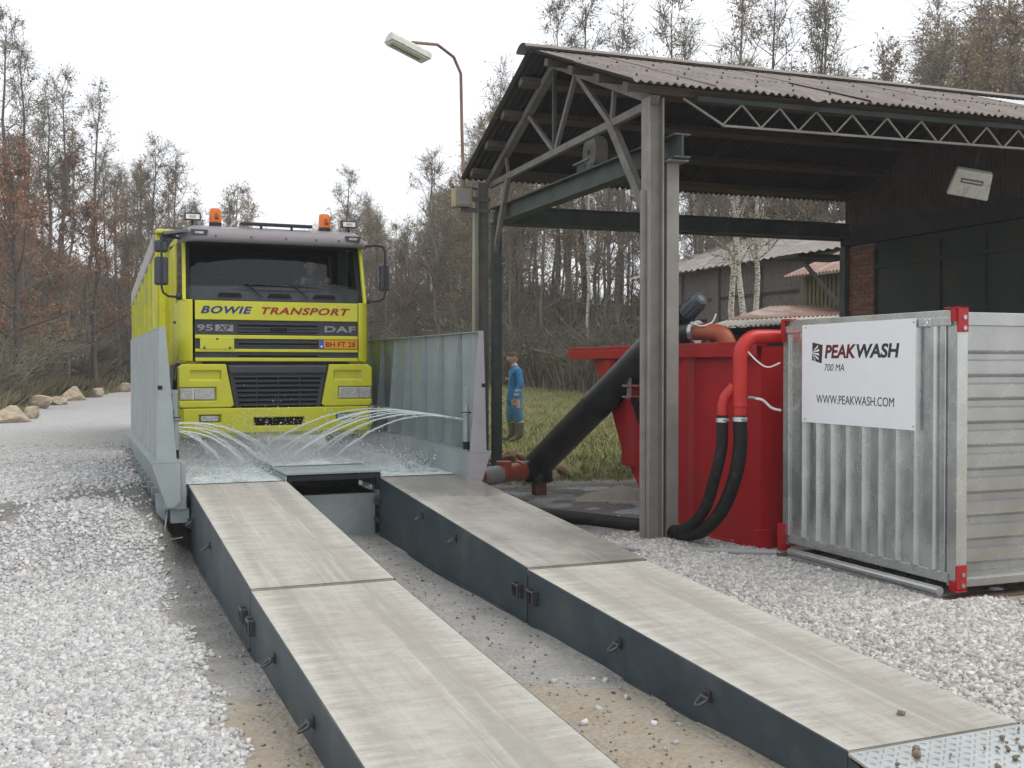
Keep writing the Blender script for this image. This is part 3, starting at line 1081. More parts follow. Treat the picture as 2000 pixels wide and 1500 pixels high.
for k, (ys_, xe, ye, ap) in enumerate([(11.45, 2.35, 12.75, .25), (11.75, 2.75, 13.3, .20), (12.1, 2.30, 13.5, .25), (12.5, 2.7, 13.95, .20), (12.9, 2.2, 14.1, .24), (13.35, 2.6, 14.2, .19), (13.8, 2.9, 14.25, .16), (11.6, 2.95, 12.9, .18), (12.3, 2.95, 13.6, .17)]):
    jet((3.97, ys_, 1.31), (xe, ye, .77), ap, 'thin jet of water arcing inwards from the right wall pipe, ' + ORD[k] + ' from the ramps')
for k, (ys_, xe, ye, ap) in enumerate([(11.9, 1.85, 12.6, .12), (12.35, 2.1, 13.2, .15), (12.8, 1.95, 13.45, .13), (13.2, 2.35, 14.0, .17), (13.6, 2.2, 14.15, .14), (12.1, 1.6, 12.7, .09), (12.6, 1.65, 13.2, .10), (13.0, 2.4, 13.8, .17)]):
    jet((1.0, ys_, 1.19), (xe, ye, .77), ap, 'thin jet of water arcing inwards from the left wall, ' + ORD[k] + ' from the ramps')
def drops(name, pts, rad, mat, label, seed):
    g = np.random.default_rng(seed)
    n = len(pts)
    oc = np.array([(1, 0, 0), (-1, 0, 0), (0, 1, 0), (0, -1, 0), (0, 0, 1), (0, 0, -1)], float)
    f = np.array([(0, 2, 4), (2, 1, 4), (1, 3, 4), (3, 0, 4), (2, 0, 5), (1, 2, 5), (3, 1, 5), (0, 3, 5)])
    s = rad * g.uniform(.4, 1.6, (n, 1, 1)) * np.stack([g.uniform(.7, 1.4, n), g.uniform(.7, 1.4, n), g.uniform(.7, 1.5, n)], -1)[:, None, :]
    v = oc[None] * s + pts[:, None, :]
    fs = (np.arange(n)[:, None, None] * 6 + f[None]).reshape(-1, 3)
    o = link(name, np_mesh(name, v.reshape(-1, 3), fs, mat, True))
    struct(o, 'stuff')
    return tag(o, label, 'spray')
g = np.random.default_rng(21)
pp = []
for cx_, cy_, n_, sx, sy, h in ((2.4, 13.6, 2600, .55, .45, .16), (2.5, 14.05, 1800, .75, .2, .30), (1.5, 12.4, 1500, .35, .8, .06), (3.5, 12.6, 2200, .33, .7, .10), (3.6, 13.5, 1200, .3, .4, .12), (2.2, 12.9, 900, .3, .5, .1), (1.4, 13.8, 900, .3, .3, .12)):
    x = g.normal(cx_, sx, n_)
    y = g.normal(cy_, sy, n_)
    z = .71 + np.abs(g.normal(0, h, n_))
    pp.append(np.stack([x, y, z], -1))
pp = np.concatenate(pp)
pp = pp[(pp[:, 0] > 1.02) & (pp[:, 0] < 3.95) & (pp[:, 1] > Y0 + .05) & (pp[:, 1] < 14.5)]
drops('spray', pp, .0055, 'spray', 'white drops splashing up where the jets land in the tub', 3)
pp = []
for cx_, cy_, n_, sx, sy, h in ((2.5, 13.8, 2600, .7, .4, .16), (3.5, 12.9, 2300, .3, .75, .12), (1.5, 13.0, 1700, .33, .8, .09)):
    pp.append(np.stack([g.normal(cx_, sx, n_), g.normal(cy_, sy, n_), .70 + np.abs(g.normal(0, h, n_))], -1))
pp = np.concatenate(pp)
pp = pp[(pp[:, 0] > 1.05) & (pp[:, 0] < 3.93) & (pp[:, 1] > Y0 + .1) & (pp[:, 1] < 14.5)]
drops('fine_spray', pp, .0028, 'spray', 'fine spray drifting low over the water in the wash tub', 4)
def mist_mat():
    m = bpy.data.materials.new('mist_volume')
    m.use_nodes = True
    t = m.node_tree
    t.nodes.clear()
    o = t.nodes.new('ShaderNodeOutputMaterial')
    v = t.nodes.new('ShaderNodeVolumePrincipled')
    v.inputs['Color'].default_value = (.95, .98, 1, 1)
    tc = t.nodes.new('ShaderNodeTexCoord')
    n_ = t.nodes.new('ShaderNodeTexNoise')
    n_.inputs['Scale'].default_value = 2.6
    n_.inputs['Detail'].default_value = 4
    r = t.nodes.new('ShaderNodeMapRange')
    r.inputs[1].default_value, r.inputs[2].default_value = .44, .72
    r.inputs[3].default_value, r.inputs[4].default_value = 0, 3.2
    sx_ = t.nodes.new('ShaderNodeSeparateXYZ')
    fz = t.nodes.new('ShaderNodeMapRange')
    fz.inputs[1].default_value, fz.inputs[2].default_value = .72, 1.12
    fz.inputs[3].default_value, fz.inputs[4].default_value = 1, 0
    mu = t.nodes.new('ShaderNodeMath')
    mu.operation = 'MULTIPLY'
    L = t.links.new
    L(tc.outputs['Object'], n_.inputs[0])
    L(n_.outputs[0], r.inputs[0])
    L(tc.outputs['Object'], sx_.inputs[0])
    L(sx_.outputs[2], fz.inputs[0])
    L(r.outputs[0], mu.inputs[0])
    L(fz.outputs[0], mu.inputs[1])
    L(mu.outputs[0], v.inputs['Density'])
    L(v.outputs[0], o.inputs['Volume'])
    MATS['mist_volume'] = m
mist_mat()
o = struct(MB().box(1.06, 3.92, 11.55, 14.2, .77, 1.13).build('mist', 'mist_volume', None), 'stuff')
tag(o, 'thin white water mist hanging over the wash tub', 'mist')

# ------------------------------------------------------------------ lorry (local: x right, y to the rear, z up from the tub floor)
TX, TY, TZ = 2.53, 14.33, .69
truck = thing('tipper_truck', 'bright yellow tipper truck driving through the wheel wash', 'truck', (TX, TY, TZ))
def tp(mb, name, mat, parent=None, **k):
    return mb.build(name, mat, parent or truck, **k)
# cab shell: floor box, sides, pillars, back, roof
m = MB()
for s in (-1, 1):
    x0, x1 = sorted((s * 1.20, s * 1.16))
    m.prism([(.04, 1.24), (.04, 2.06), (1.95, 2.06), (1.95, 1.0), (1.25, 1.0), (1.15, 1.24)], 0, x0, x1)
    m.prism([(1.12, 2.06), (1.10, 2.88), (1.95, 2.92), (1.95, 2.06)], 0, x0, x1)
    m.prism([(.30, 2.86), (1.95, 2.86), (1.95, 2.96), (.26, 2.96)], 0, x0, x1)
m.box(-1.16, 1.16, 1.92, 1.95, 1.0, 2.95)
m.box(-1.16, 1.16, .08, 1.92, 1.22, 1.26)
tp(m, 'cab_shell', 'truck_yellow', bevel=.008)
m = MB()
def roof(u, v):
    x = -1.20 + 2.40 * u
    y = .22 + 1.73 * v
    e = 1 - abs(2 * u - 1) ** 6
    return (x, y, 2.94 + .12 * e * min(1, .35 + v * 3))
m.grid(roof, 24, 8)
m.box(-1.19, 1.19, .24, 1.94, 2.90, 2.935)
tp(m, 'cab_roof', 'truck_yellow', smooth=True)
for s in (-1, 1):
    m = MB().bar((s * 1.185, .03, 2.04), (s * 1.165, .26, 2.90), .045, .07, (0, 1, 0))
    tp(m, 'windscreen_pillar', 'truck_yellow', bevel=.01)
    # door skin, handle, side window
    x0, x1 = sorted((s * 1.203, s * 1.212))
    d = MB().prism([(.14, 1.30), (.14, 2.05), (1.10, 2.05), (1.10, 1.30)], 0, x0, x1)
    d = tp(d, 'door', 'truck_yellow_dirty', bevel=.003)
    MB().box(*sorted((s * 1.213, s * 1.235)), .90, 1.05, 1.78, 1.81).build('handle', 'truck_black', d)
    x0, x1 = sorted((s * 1.178, s * 1.186))
    w = MB().prism([(.12, 2.07), (1.10, 2.07), (1.09, 2.85), (.32, 2.85)], 0, x0, x1)
    tp(w, 'side_window', 'side_glass')
    # steps and wheel arch
    a = MB()
    a.prism([(.05, .66), (.05, 1.22), (1.15, 1.22), (.95, 1.08), (.55, 1.02), (.40, .70)], 0, *sorted((s * 1.21, s * 1.13)))
    a.prism([(1.35, 1.0), (1.15, 1.22), (1.95, 1.22), (1.95, .5), (1.72, .5)], 0, *sorted((s * 1.21, s * 1.13)))
    tp(a, 'wheel_arch', 'truck_trim')
    st = MB().box(*sorted((s * 1.22, s * 1.02)), .06, .38, .42, .46)
    tp(st, 'step', 'galv')
# windscreen: curved pane in a dark surround
def scr(u, v, off=0.):
    x = -1.13 + 2.26 * u
    c = abs(2 * u - 1)
    return (x * (1 - .012 * v), .0 + .22 * v + .16 * c ** 3 + off, 2.235 + .62 * v)
m = MB().grid(lambda u, v: scr(u, v), 24, 6)
tp(m, 'windscreen', 'windscreen', smooth='all')
m = MB()
for v0, v1, u0, u1 in ((-.06, .02, -.03, 1.03), (.90, 1.06, -.03, 1.03), (0, 1, -.03, .012), (0, 1, .988, 1.03)):
    m.grid(lambda u, v: scr(u0 + (u1 - u0) * u, v0 + (v1 - v0) * v, -.006), 24, 3)
    m.grid(lambda u, v: scr(u0 + (u1 - u0) * u, v0 + (v1 - v0) * v, .014), 24, 3)
tp(m, 'windscreen_seal', 'truck_black', smooth='all')
m = MB()
def cowl(u, v, off=0.):
    x = -1.19 + 2.38 * u
    c = abs(2 * u - 1)
    return (x, -.015 + .02 * v + .15 * c ** 5 + off, 2.055 + .175 * v)
m.grid(lambda u, v: cowl(u, v), 24, 2)
m.grid(lambda u, v: (lambda q: (q[0], q[1] + .05 * v, 2.23))(cowl(u, 1)), 24, 1)
c_ = tp(m, 'cowl_panel', 'truck_trim', smooth=True)
for x in (-.62, .02, .62):
    MB().prism([(x - .16, 2.10), (x + .16, 2.10), (x + .13, 2.15), (x - .13, 2.15)], 1, -.028, -.017).build('air_slot', 'cab_dark', c_)
for x in (-.30, .30, .85):
    w = MB()
    w.bar((x + .10, -.03, 2.10), (x - .10, -.015, 2.30), .022, .014)
    w.bar((x - .13, -.018, 2.29), (x + .52 if x < .8 else x + .18, -.010 + (.0 if x < .8 else .05), 2.255), .016, .014)
    tp(w, 'wiper', 'truck_black')
# sun visor
m = MB()
def visor(u, v):
    x = -1.25 + 2.50 * u
    c = abs(2 * u - 1)
    prof = [(-.02, 2.80), (-.075, 2.815), (-.09, 2.86), (-.04, 2.97), (.10, 3.02), (.22, 3.03)]
    k = v * (len(prof) - 1)
    i = min(int(k), len(prof) - 2)
    y = prof[i][0] + (prof[i + 1][0] - prof[i][0]) * (k - i)
    z = prof[i][1] + (prof[i + 1][1] - prof[i][1]) * (k - i)
    return (x, y + .26 * max(0, c - .80) ** 2 / .04, z - (.10 * max(0, c - .86) / .14 if v > .5 else 0) + (.06 * (1 - c) ** .5 * 0))
m.grid(visor, 40, 10)
v_ = tp(m, 'sun_visor', 'visor_grey', smooth='all')
for x in (-1.0, 1.0):
    MB().prism([(x - .09, 2.875), (x + .09, 2.875), (x + .105, 2.945), (x - .105, 2.945)], 1, -.10, -.03).build('marker_recess', 'truck_trim', v_)
    MB().box(x - .06, x + .05, -.106, -.08, 2.89, 2.92).build('marker_lamp', 'lens_clear', v_, bevel=.004)
for x in (-.80, -.35, .1, .5, .80):
    MB().tube([(x, -.098, 2.875), (x, -.07, 2.875)], .012, 8).build('visor_bolt', 'truck_trim', v_)
m = MB().box(-.47, .47, .02, .10, 3.045, 3.085)
m.bar((-.2, .06, 3.0), (-.2, .06, 3.05), .03)
m.bar((.2, .06, 3.0), (.2, .06, 3.05), .03)
tp(m, 'roof_spoiler_bar', 'truck_black', bevel=.008)
# beacons and work lamps
for x in (-.77, .67):
    b = MB()
    b.tube([(x, .20, 3.02), (x, .20, 3.075)], .082, 16)
    b = tp(b, 'beacon', 'truck_black', smooth=True)
    l = MB().tube([(x, .20, 3.075), (x, .20, 3.10), (x, .20, 3.22), (x, .20, 3.255), (x, .20, 3.265)], [.078, .080, .076, .068, .04], 16)
    l.build('amber_dome', 'lens_amber', b, smooth=True)
    l = MB().tube([(x + .01, .10, 3.12), (x + .01, .117, 3.17), (x + .01, .122, 3.20)], [.025, .03, .01], 8)
    l.build('lamp_core', 'amber_core', b, smooth=True)
for x in (-1.06, 1.0):
    b = MB().box(x - .105, x + .105, .14, .23, 3.09, 3.19)
    b = tp(b, 'work_lamp', 'truck_trim', bevel=.008)
    MB().box(x - .085, x + .085, .136, .139, 3.105, 3.165).build('lens', 'chrome', b)
    MB().box(x - .04, x + .04, .130, .135, 3.118, 3.152).build('bulb_cover', 'lens_clear', b)
    MB().bar((x, .19, 3.0), (x, .19, 3.09), .03).build('bracket', 'truck_black', b)
# mirrors on both sides
for s in (-1, 1):
    arm = MB()
    xo = s * 1.46
    arm.tube([(s * 1.19, .16, 2.84), (s * 1.36, .02, 2.85), (xo - s * .03, -.02, 2.83), (xo, -.02, 2.76), (xo, -.02, 2.2), (xo - s * .02, -.02, 2.13), (xo - s * .08, 0, 2.09), (s * 1.20, .12, 2.085)], .016, 8)
    a_ = tp(arm, 'mirror_arm', 'truck_black', smooth=True)
    MB().tube([(s * 1.18, .12, 2.09), (s * 1.27, .08, 2.09)], [.06, .035], 10).build('arm_foot', 'truck_black', a_, smooth=True)
    mw = .085 if s < 0 else .062
    hm = MB().box(xo - mw, xo + mw, -.02, .10, 2.23, 2.59)
    h_ = tp(hm, 'mirror', 'truck_trim', bevel=.03, seg=3)
    MB().box(xo - mw + .02, xo + mw - .02, .101, .104, 2.26, 2.56).build('mirror_glass', 'chrome', h_)
    if s < 0:
        hm = MB().box(xo - .085, xo + .085, -.03, .11, 2.65, 2.80)
        h2 = tp(hm, 'wide_angle_mirror', 'truck_trim', bevel=.03, seg=3)
        MB().box(xo - .065, xo + .065, .111, .114, 2.67, 2.78).build('mirror_glass', 'chrome', h2)
        hm = MB().grid(lambda u, v: (-1.44 + .30 * u, -.10 + .26 * v, 2.815 + .10 * math.sin(PI * (.15 + .7 * v)) + .05 * u), 6, 6)
        tp(hm, 'kerb_mirror', 'truck_trim', smooth='all')
# front hatch: dark backing, yellow strips proud of it, slats in the dark bands
hatch = tp(MB().box(-1.055, 1.075, .015, .05, 1.262, 2.05), 'front_hatch', 'truck_trim')
for z0, z1 in ((1.80, 2.047), (1.556, 1.604), (1.384, 1.424), (1.262, 1.309)):
    MB().box(-1.055, 1.075, -.022, .014, z0, z1).build('yellow_strip', 'truck_yellow', hatch, bevel=.006)
for z in (1.75, 1.70, 1.655, 1.625, 1.51, 1.465, 1.44, 1.35):
    MB().box(-.52, .55, -.012, .014, z - .007, z + .007).build('slat', 'truck_trim', hatch, bevel=.003)
for z in (1.75, 1.655, 1.51, 1.35):
    MB().box(-.50, .53, .008, .0145, z - .03, z - .01).build('slot', 'cab_dark', hatch)
MB().box(-.09, .12, -.016, .012, 1.655, 1.705).build('catch_recess', 'cab_dark', hatch, bevel=.004)
f_ = MB().box(-.995, -.565, -.030, .012, 1.418, 1.575).build('service_flap', 'truck_yellow', hatch, bevel=.006)
for x, z in ((-.94, 1.435), (-.62, 1.435), (-.78, 1.55)):
    MB().box(x - .014, x + .014, -.034, -.0305, z - .01, z + .014).build('screw', 'truck_trim', f_)
text('lettering', 'BOWIE', 'text_blue', hatch, (-.985, -.024, 1.88), .655, .098, shear=.28, offset=.034, space=1.12)
text('lettering', 'TRANSPORT', 'text_red', hatch, (-.215, -.024, 1.88), 1.185, .095, shear=.28, offset=.034, space=1.12)
text('lettering', '95', 'text_silver', hatch, (-1.03, .0, 1.655), .20, .082, offset=.022)
x_ = MB().box(-.80, -.575, .0, .012, 1.652, 1.738).build('badge_plate', 'text_silver', hatch)
text('lettering', 'XF', 'truck_black', hatch, (-.775, -.003, 1.662), .175, .066, shear=.2, offset=.02)
text('lettering', 'DAF', 'text_silver', hatch, (.625, .0, 1.655), .425, .082, offset=.028, space=1.1)
pl = MB().box(.545, 1.068, -.030, -.0225 + .03, 1.432, 1.548).build('number_plate', 'plate_orange', hatch, bevel=.003)
MB().box(.547, .608, -.0325, -.0305, 1.434, 1.546).build('country_band', 'plate_blue', pl)
MB().box(.565, .590, -.034, -.033, 1.45, 1.475).build('country_mark', 'white', pl)
text('lettering', 'BH FT 28', 'ink', pl, (.635, -.0305, 1.455), .405, .072, offset=.004)
# rounded air deflectors at the corners
for s in (-1, 1):
    def dfl(u, v):
        th = u * PI * .5
        return (s * (1.085 + .165 * math.sin(th)), -.035 + .22 * (1 - math.cos(th)) + .0 * v, 1.265 + .79 * v)
    m = MB().grid(dfl, 8, 1)
    q = [dfl(k / 8, 0) for k in range(9)]
    poly = [(a[0], a[1]) for a in q] + [(s * 1.085, .18)]
    m = MB().prism(poly, 2, 1.262, 2.055)
    tp(m, 'corner_deflector', 'truck_yellow', bevel=.008, smooth=True)
# bumper: two lamp units, lower bar, tapered grille between them
LIP = .012
for s in (-1, 1):
    poly = [(s * 1.23, .665), (s * 1.265, .70), (s * 1.265, 1.18), (s * 1.21, 1.225), (s * .672, 1.225), (s * .572, .69), (s * .62, .665)]
    m = MB().prism(poly, 1, -.055, .16)
    b_ = tp(m, 'lamp_unit', 'truck_yellow', bevel=.014)
    cut(b_, [tuple([*sorted((s * 1.12, s * .74)), -.1, -.022, 1.02, 1.14]), tuple([*sorted((s * 1.30, s * .80)), -.1, -.02, .755, .925])])
    hd = MB().box(*sorted((s * 1.255, s * .812)), -.035, -.021, .765, .915)
    hd = tp(hd, 'headlight', 'chrome', bevel=.006)
    MB().box(*sorted((s * 1.075, s * .815)), -.052, -.036, .77, .91).build('main_lens', 'lens_clear', hd, bevel=.01)
    MB().box(*sorted((s * 1.25, s * 1.09)), -.050, -.036, .77, .91).build('indicator_lens', 'lens_clear', hd, bevel=.01)
low = MB()
outl = [(-1.27, -.0), (-1.20, -.062), (-.6, -.088), (0, -.095), (.6, -.088), (1.20, -.062), (1.27, .0), (1.27, .3), (-1.27, .3)]
low.prism(outl, 2, .33, .655)
low = tp(low, 'bumper_bar', 'truck_yellow', bevel=.02, seg=3)
cut(low, [(-.33, .33, -.2, -.03, .415, .53), (-1.02, -.74, -.2, -.045, .47, .575), (.76, 1.03, -.2, -.045, .47, .575)])
MB().prism([(-.30, .42), (.30, .42), (.335, .525), (-.335, .525)], 1, -.032, -.027).build('tow_slot', 'cab_dark', low)
for x in (-.88, .895):
    f_ = MB().box(x - .128, x + .122, -.052, -.044, .48, .567).build('fog_lamp', 'truck_trim', low)
    MB().box(x - .115, x + .11, -.066, -.053, .488, .56).build('lens', 'lens_clear', f_, bevel=.008)
m = MB().prism([(-1.2, .28), (1.2, .28), (1.24, .332), (-1.24, .332)], 1, -.03, .2)
tp(m, 'bumper_lip', 'truck_yellow_dirty')
gr = MB().prism([(-.66, 1.222), (.66, 1.222), (.56, .64), (.50, .60), (-.50, .60), (-.56, .64)], 1, -.03, .05)
gr = tp(gr, 'lower_grille', 'truck_trim', bevel=.02)
MB().prism([(-.655, 1.21), (.655, 1.21), (.635, 1.10), (-.635, 1.10)], 1, -.075, -.031).build('grille_brow', 'truck_trim', gr, bevel=.02)
for k in range(7):
    z = 1.06 - k * .062
    hw_ = .57 - .012 * k
    MB().box(-hw_, hw_, -.034, -.0305, z - .032, z - .008).build('grille_slot', 'cab_dark', gr)
    MB().prism([(-.031, z - .008), (-.075, z - .002), (-.072, z + .008), (-.031, z + .022)], 0, -hw_, hw_).build('grille_slat', 'truck_trim', gr)
for x in (-.28, 0, .28):
    MB().box(x - .006, x + .006, -.055, -.031, .64, 1.09).build('grille_bar', 'truck_trim', gr)
tp(MB().box(-.95, .95, -.03, .1, 1.228, 1.258), 'hatch_gap', 'cab_dark')
# cab interior
m = MB().box(-1.14, 1.14, .20, .62, 1.9, 2.22)
m.prism([(.35, 2.22), (1.05, 2.22), (1.0, 2.32), (.40, 2.31)], 1, .32, .62)
tp(m, 'dashboard', 'cab_grey', bevel=.03)
m = MB()
for k in range(25):
    pass
ring = [(.62 + .23 * math.cos(2 * PI * k / 24), .66 + .09 * math.sin(2 * PI * k / 24) * 1, 2.30 + .21 * math.sin(2 * PI * k / 24) * .75) for k in range(25)]
m.tube(ring, .016, 8, caps=False)
m.tube([(.62, .66, 2.30), (.62, .50, 2.1)], .03, 8)
m.bar((.40, .66, 2.30), (.84, .66, 2.30), .03, .02)
tp(m, 'steering_wheel', 'truck_black', smooth=True)
for x in (-.62, .62):
    m = MB().box(x - .26, x + .26, 1.0, 1.5, 1.62, 1.80)
    m.box(x - .25, x + .25, 1.42, 1.58, 1.80, 2.45)
    m.box(x - .13, x + .13, 1.45, 1.56, 2.47, 2.68)
    tp(m, 'seat', 'cab_dark', bevel=.04)
tp(MB().box(-1.1, 1.1, 1.86, 1.9, 1.4, 2.86), 'rear_lining', 'cab_dark')
for s in (-1, 1):
    tp(MB().prism([(.10, 1.3), (.10, 2.03), (1.10, 2.03), (1.10, 2.84), (1.85, 2.88), (1.85, 1.3)], 0, *sorted((s * 1.155, s * 1.145))), 'side_lining', 'cab_dark')
tp(MB().box(-1.15, 1.15, .30, 1.85, 2.86, 2.875), 'roof_lining', 'cab_dark')
m = MB().grid(lambda u, v: (1.02 + .015 * math.sin(u * 30), .35 + .5 * u, 2.25 + .58 * v), 30, 2)
tp(m, 'curtain', 'curtain', smooth='all')
# chassis, wheels
m = MB()
for x in (-.42, .42):
    m.box(x - .05, x + .05, .1, 9.0, .62, .88)
m.box(-1.0, 1.0, .3, 2.0, .95, 1.0)
m.box(-.4, .4, .15, 1.6, .55, 1.2)
tp(m, 'chassis', 'cab_dark')
def wheel(x, y, dual):
    s = 1 if x > 0 else -1
    w = .30 if not dual else .58
    m = MB().tube([(x - s * w, y, .5), (x - s * (w - .03), y, .5), (x - s * .03, y, .5), (x, y, .5)], [.44, .50, .50, .44], 28)
    wh = tp(m, 'wheel', 'tyre', smooth=True)
    MB().tube([(x - s * .05, y, .5), (x + s * .004, y, .5)], [.29, .29], 24).build('rim', 'galv', wh, smooth=True)
    MB().tube([(x, y, .5), (x + s * .05, y, .5)], [.13, .10], 16).build('hub', 'galv', wh, smooth=True)
for s in (-1, 1):
    wheel(s * 1.17, .82, False)
    for y in (4.6, 7.0, 8.2):
        wheel(s * 1.2, y, True)
    m = MB().grid(lambda u, v: (s * (.85 + .35 * v), .82 + .62 * math.cos(PI * u), .52 + .58 * math.sin(PI * u)), 16, 1)
    tp(m, 'mudguard', 'truck_trim', smooth='all')
# tipper body
BY = .95
def bz(y):
    return 3.27 - .5 * (y - 2.4 - BY) / 6.5
m = MB().box(-1.30, 1.30, 2.40 + BY, 2.46 + BY, 1.05, 3.26)
hb = tp(m, 'headboard', 'truck_yellow', bevel=.02)
for x in (-1.2, -.98, -.5, 0, .5, .98, 1.2):
    MB().box(x - .045, x + .045, 2.34 + BY, 2.398 + BY, 1.1, 3.2).build('stiffener', 'truck_yellow', hb, bevel=.008)
MB().box(-1.30, 1.30, 2.28 + BY, 2.5 + BY, 3.265, 3.33).build('cover_frame', 'truck_yellow', hb, bevel=.02)
MB().prism([(-1.27, 3.05), (-1.22, 3.26), (-.7, 3.26), (-1.0, 3.10)], 1, 2.27 + BY, 2.335 + BY).build('cover_shadow_plate', 'truck_black', hb)
MB().tube([(-1.215, 2.34 + BY, 2.79), (-1.215, 2.32 + BY, 2.79)], .055, 12).build('marker_lamp', 'lens_amber', hb)
for s in (-1, 1):
    x0, x1 = sorted((s * 1.30, s * 1.22))
    m = MB().prism([(2.47 + BY, 1.05), (8.9 + BY, .85), (8.9 + BY, bz(8.9 + BY) - .3), (2.47 + BY, bz(2.47 + BY) - .3)], 0, x0, x1)
    sd_ = tp(m, 'side_board', 'truck_yellow_dirty')
    for k in range(6):
        y = 3.2 + BY + k * 1.05
        MB().box(*sorted((s * 1.302, s * 1.35)), y, y + .09, 1.0, bz(y) - .34).build('stanchion', 'truck_yellow_dirty', sd_)
    x0, x1 = sorted((s * 1.34, s * 1.20))
    m = MB().prism([(2.47 + BY, bz(2.47 + BY) - .30), (8.9 + BY, bz(8.9 + BY) - .30), (8.9 + BY, bz(8.9 + BY)), (2.47 + BY, bz(2.47 + BY))], 0, x0, x1)
    tp(m, 'rolled_cover', 'tarp', bevel=.03)
m = MB().prism([(2.47 + BY, bz(2.47 + BY) - .04), (8.9 + BY, bz(8.9 + BY) - .04), (8.9 + BY, bz(8.9 + BY) + .0), (2.47 + BY, bz(2.47 + BY) + .0)], 0, -1.17, 1.17)
tp(m, 'top_cover', 'tarp')
tp(MB().box(-1.2, 1.2, 2.47 + BY, 8.9 + BY, .92, .98), 'body_floor', 'cab_dark')
tp(MB().box(-1.25, 1.25, 8.86 + BY, 8.92 + BY, .9, 2.7), 'tailgate', 'truck_yellow_dirty')

# ------------------------------------------------------------------ people
def skin_body(name, nodes, edges, root, sub=2):
    names = list(nodes)
    me = bpy.data.meshes.new(name)
    me.from_pydata([nodes[n][0] for n in names], [(names.index(a), names.index(b)) for a, b in edges], [])
    o = bpy.data.objects.new(name, me)
    C.objects.link(o)
    md = o.modifiers.new('skin', 'SKIN')
    md.use_smooth_shade = True
    if not me.skin_vertices:
        me.skin_vertices.new()
    for i, n in enumerate(names):
        r = nodes[n][1]
        me.skin_vertices[0].data[i].radius = r if isinstance(r, tuple) else (r, r)
        me.skin_vertices[0].data[i].use_root = (n == root)
    s = o.modifiers.new('sub', 'SUBSURF')
    s.levels = sub
    s.render_levels = sub
    dg = bpy.context.evaluated_depsgraph_get()
    nm = bpy.data.meshes.new_from_object(o.evaluated_get(dg))
    bpy.data.objects.remove(o)
    nm.polygons.foreach_set('use_smooth', [True] * len(nm.polygons))
    return nm
def fingers(nodes, edges, pre, palm, down, fwd, side, curl):
    down, fwd, side = Vector(down), Vector(fwd), Vector(side)
    for k, (off, ln) in enumerate(((-.030, .072), (-.010, .082), (.010, .078), (.029, .062))):
        b = palm + down * .04 + fwd * -off
        p1 = b + down * ln * .5
        p2 = p1 + (down * math.cos(curl) + side * math.sin(curl)) * ln * .32
        p3 = p2 + (down * math.cos(curl * 1.8) + side * math.sin(curl * 1.8)) * ln * .25
        for j, p in enumerate((b, p1, p2, p3)):
            nodes[f'{pre}f{k}{j}'] = (tuple(p), (.0092, .0088, .008, .007)[j])
        edges += [(pre + 'palm', f'{pre}f{k}0')] + [(f'{pre}f{k}{j}', f'{pre}f{k}{j+1}') for j in range(3)]
    b = palm + fwd * .03 - down * .005
    for j, p in enumerate((b, b + fwd * .025 + down * .03, b + fwd * .028 + down * .06 + side * .01)):
        nodes[f'{pre}t{j}'] = (tuple(p), (.012, .0105, .009)[j])
    edges += [(pre + 'palm', pre + 't0'), (pre + 't0', pre + 't1'), (pre + 't1', pre + 't2')]
def head_mesh(name, mat):
    # egg-shaped head facing -y, with brow, nose, lips and chin pushed out of the surface
    m = MB()
    nu, nv = 28, 22
    vs = []
    for j in range(nv + 1):
        ph = PI * j / nv
        for i in range(nu):
            th = 2 * PI * i / nu
            x, y, z = math.sin(ph) * math.sin(th), -math.sin(ph) * math.cos(th), math.cos(ph)
            w = .074 * (1 - .22 * max(0, -z)) * (1 - .05 * max(0, z))
            dpt = .098 * (1 - .10 * max(0, -z))
            px, py, pz = x * w, y * dpt, z * .118
            fr = max(0, -y) ** 3
            px_ = abs(px)
            py -= fr * .024 * math.exp(-(px / .011) ** 2) * math.exp(-((pz + .012) / .022) ** 2)      # nose
            py -= fr * .008 * math.exp(-(px / .010) ** 2) * math.exp(-((pz - .018) / .02) ** 2)
            py -= fr * .006 * math.exp(-((pz - .032) / .008) ** 2)                                     # brow
            py += fr * .010 * math.exp(-((px_ - .030) / .014) ** 2) * math.exp(-((pz - .014) / .010) ** 2)   # eye sockets
            py -= fr * .006 * math.exp(-(px / .024) ** 2) * math.exp(-((pz + .054) / .008) ** 2)       # lips
            py -= fr * .008 * math.exp(-(px / .026) ** 2) * math.exp(-((pz + .092) / .016) ** 2)       # chin
            vs.append((px, py, pz))
    fs = [(j * nu + i, j * nu + (i + 1) % nu, (j + 1) * nu + (i + 1) % nu, (j + 1) * nu + i) for j in range(nv) for i in range(nu)]
    m.add(vs, fs)
    for s in (-1, 1):
        m.tube([(s * .071, .008, .028), (s * .082, .016, .022), (s * .084, .018, .0), (s * .074, .008, -.026)], [.010, .013, .012, .007], 8)
    return m.mesh(name, mat, 'all')
def hair_mesh(name, mat):
    m = MB()
    def f(u, v):
        th = 2 * PI * u
        lim = 1.18 + .55 * (0.5 - .5 * math.cos(th))       # lower at the nape
        ph = lim * v
        return (.0795 * math.sin(ph) * math.sin(th), -.1035 * math.sin(ph) * math.cos(th) + .004, .124 * math.cos(ph) + .003)
    m.grid(f, 28, 10)
    return m.mesh(name, mat, 'all')
def eyes(parent):
    for s in (-1, 1):
        MB().tube([(s * .030, -.080, .014), (s * .030, -.088, .014), (s * .030, -.091, .014)], [.011, .010, .004], 10).build('eye', 'ink', parent, smooth=True)

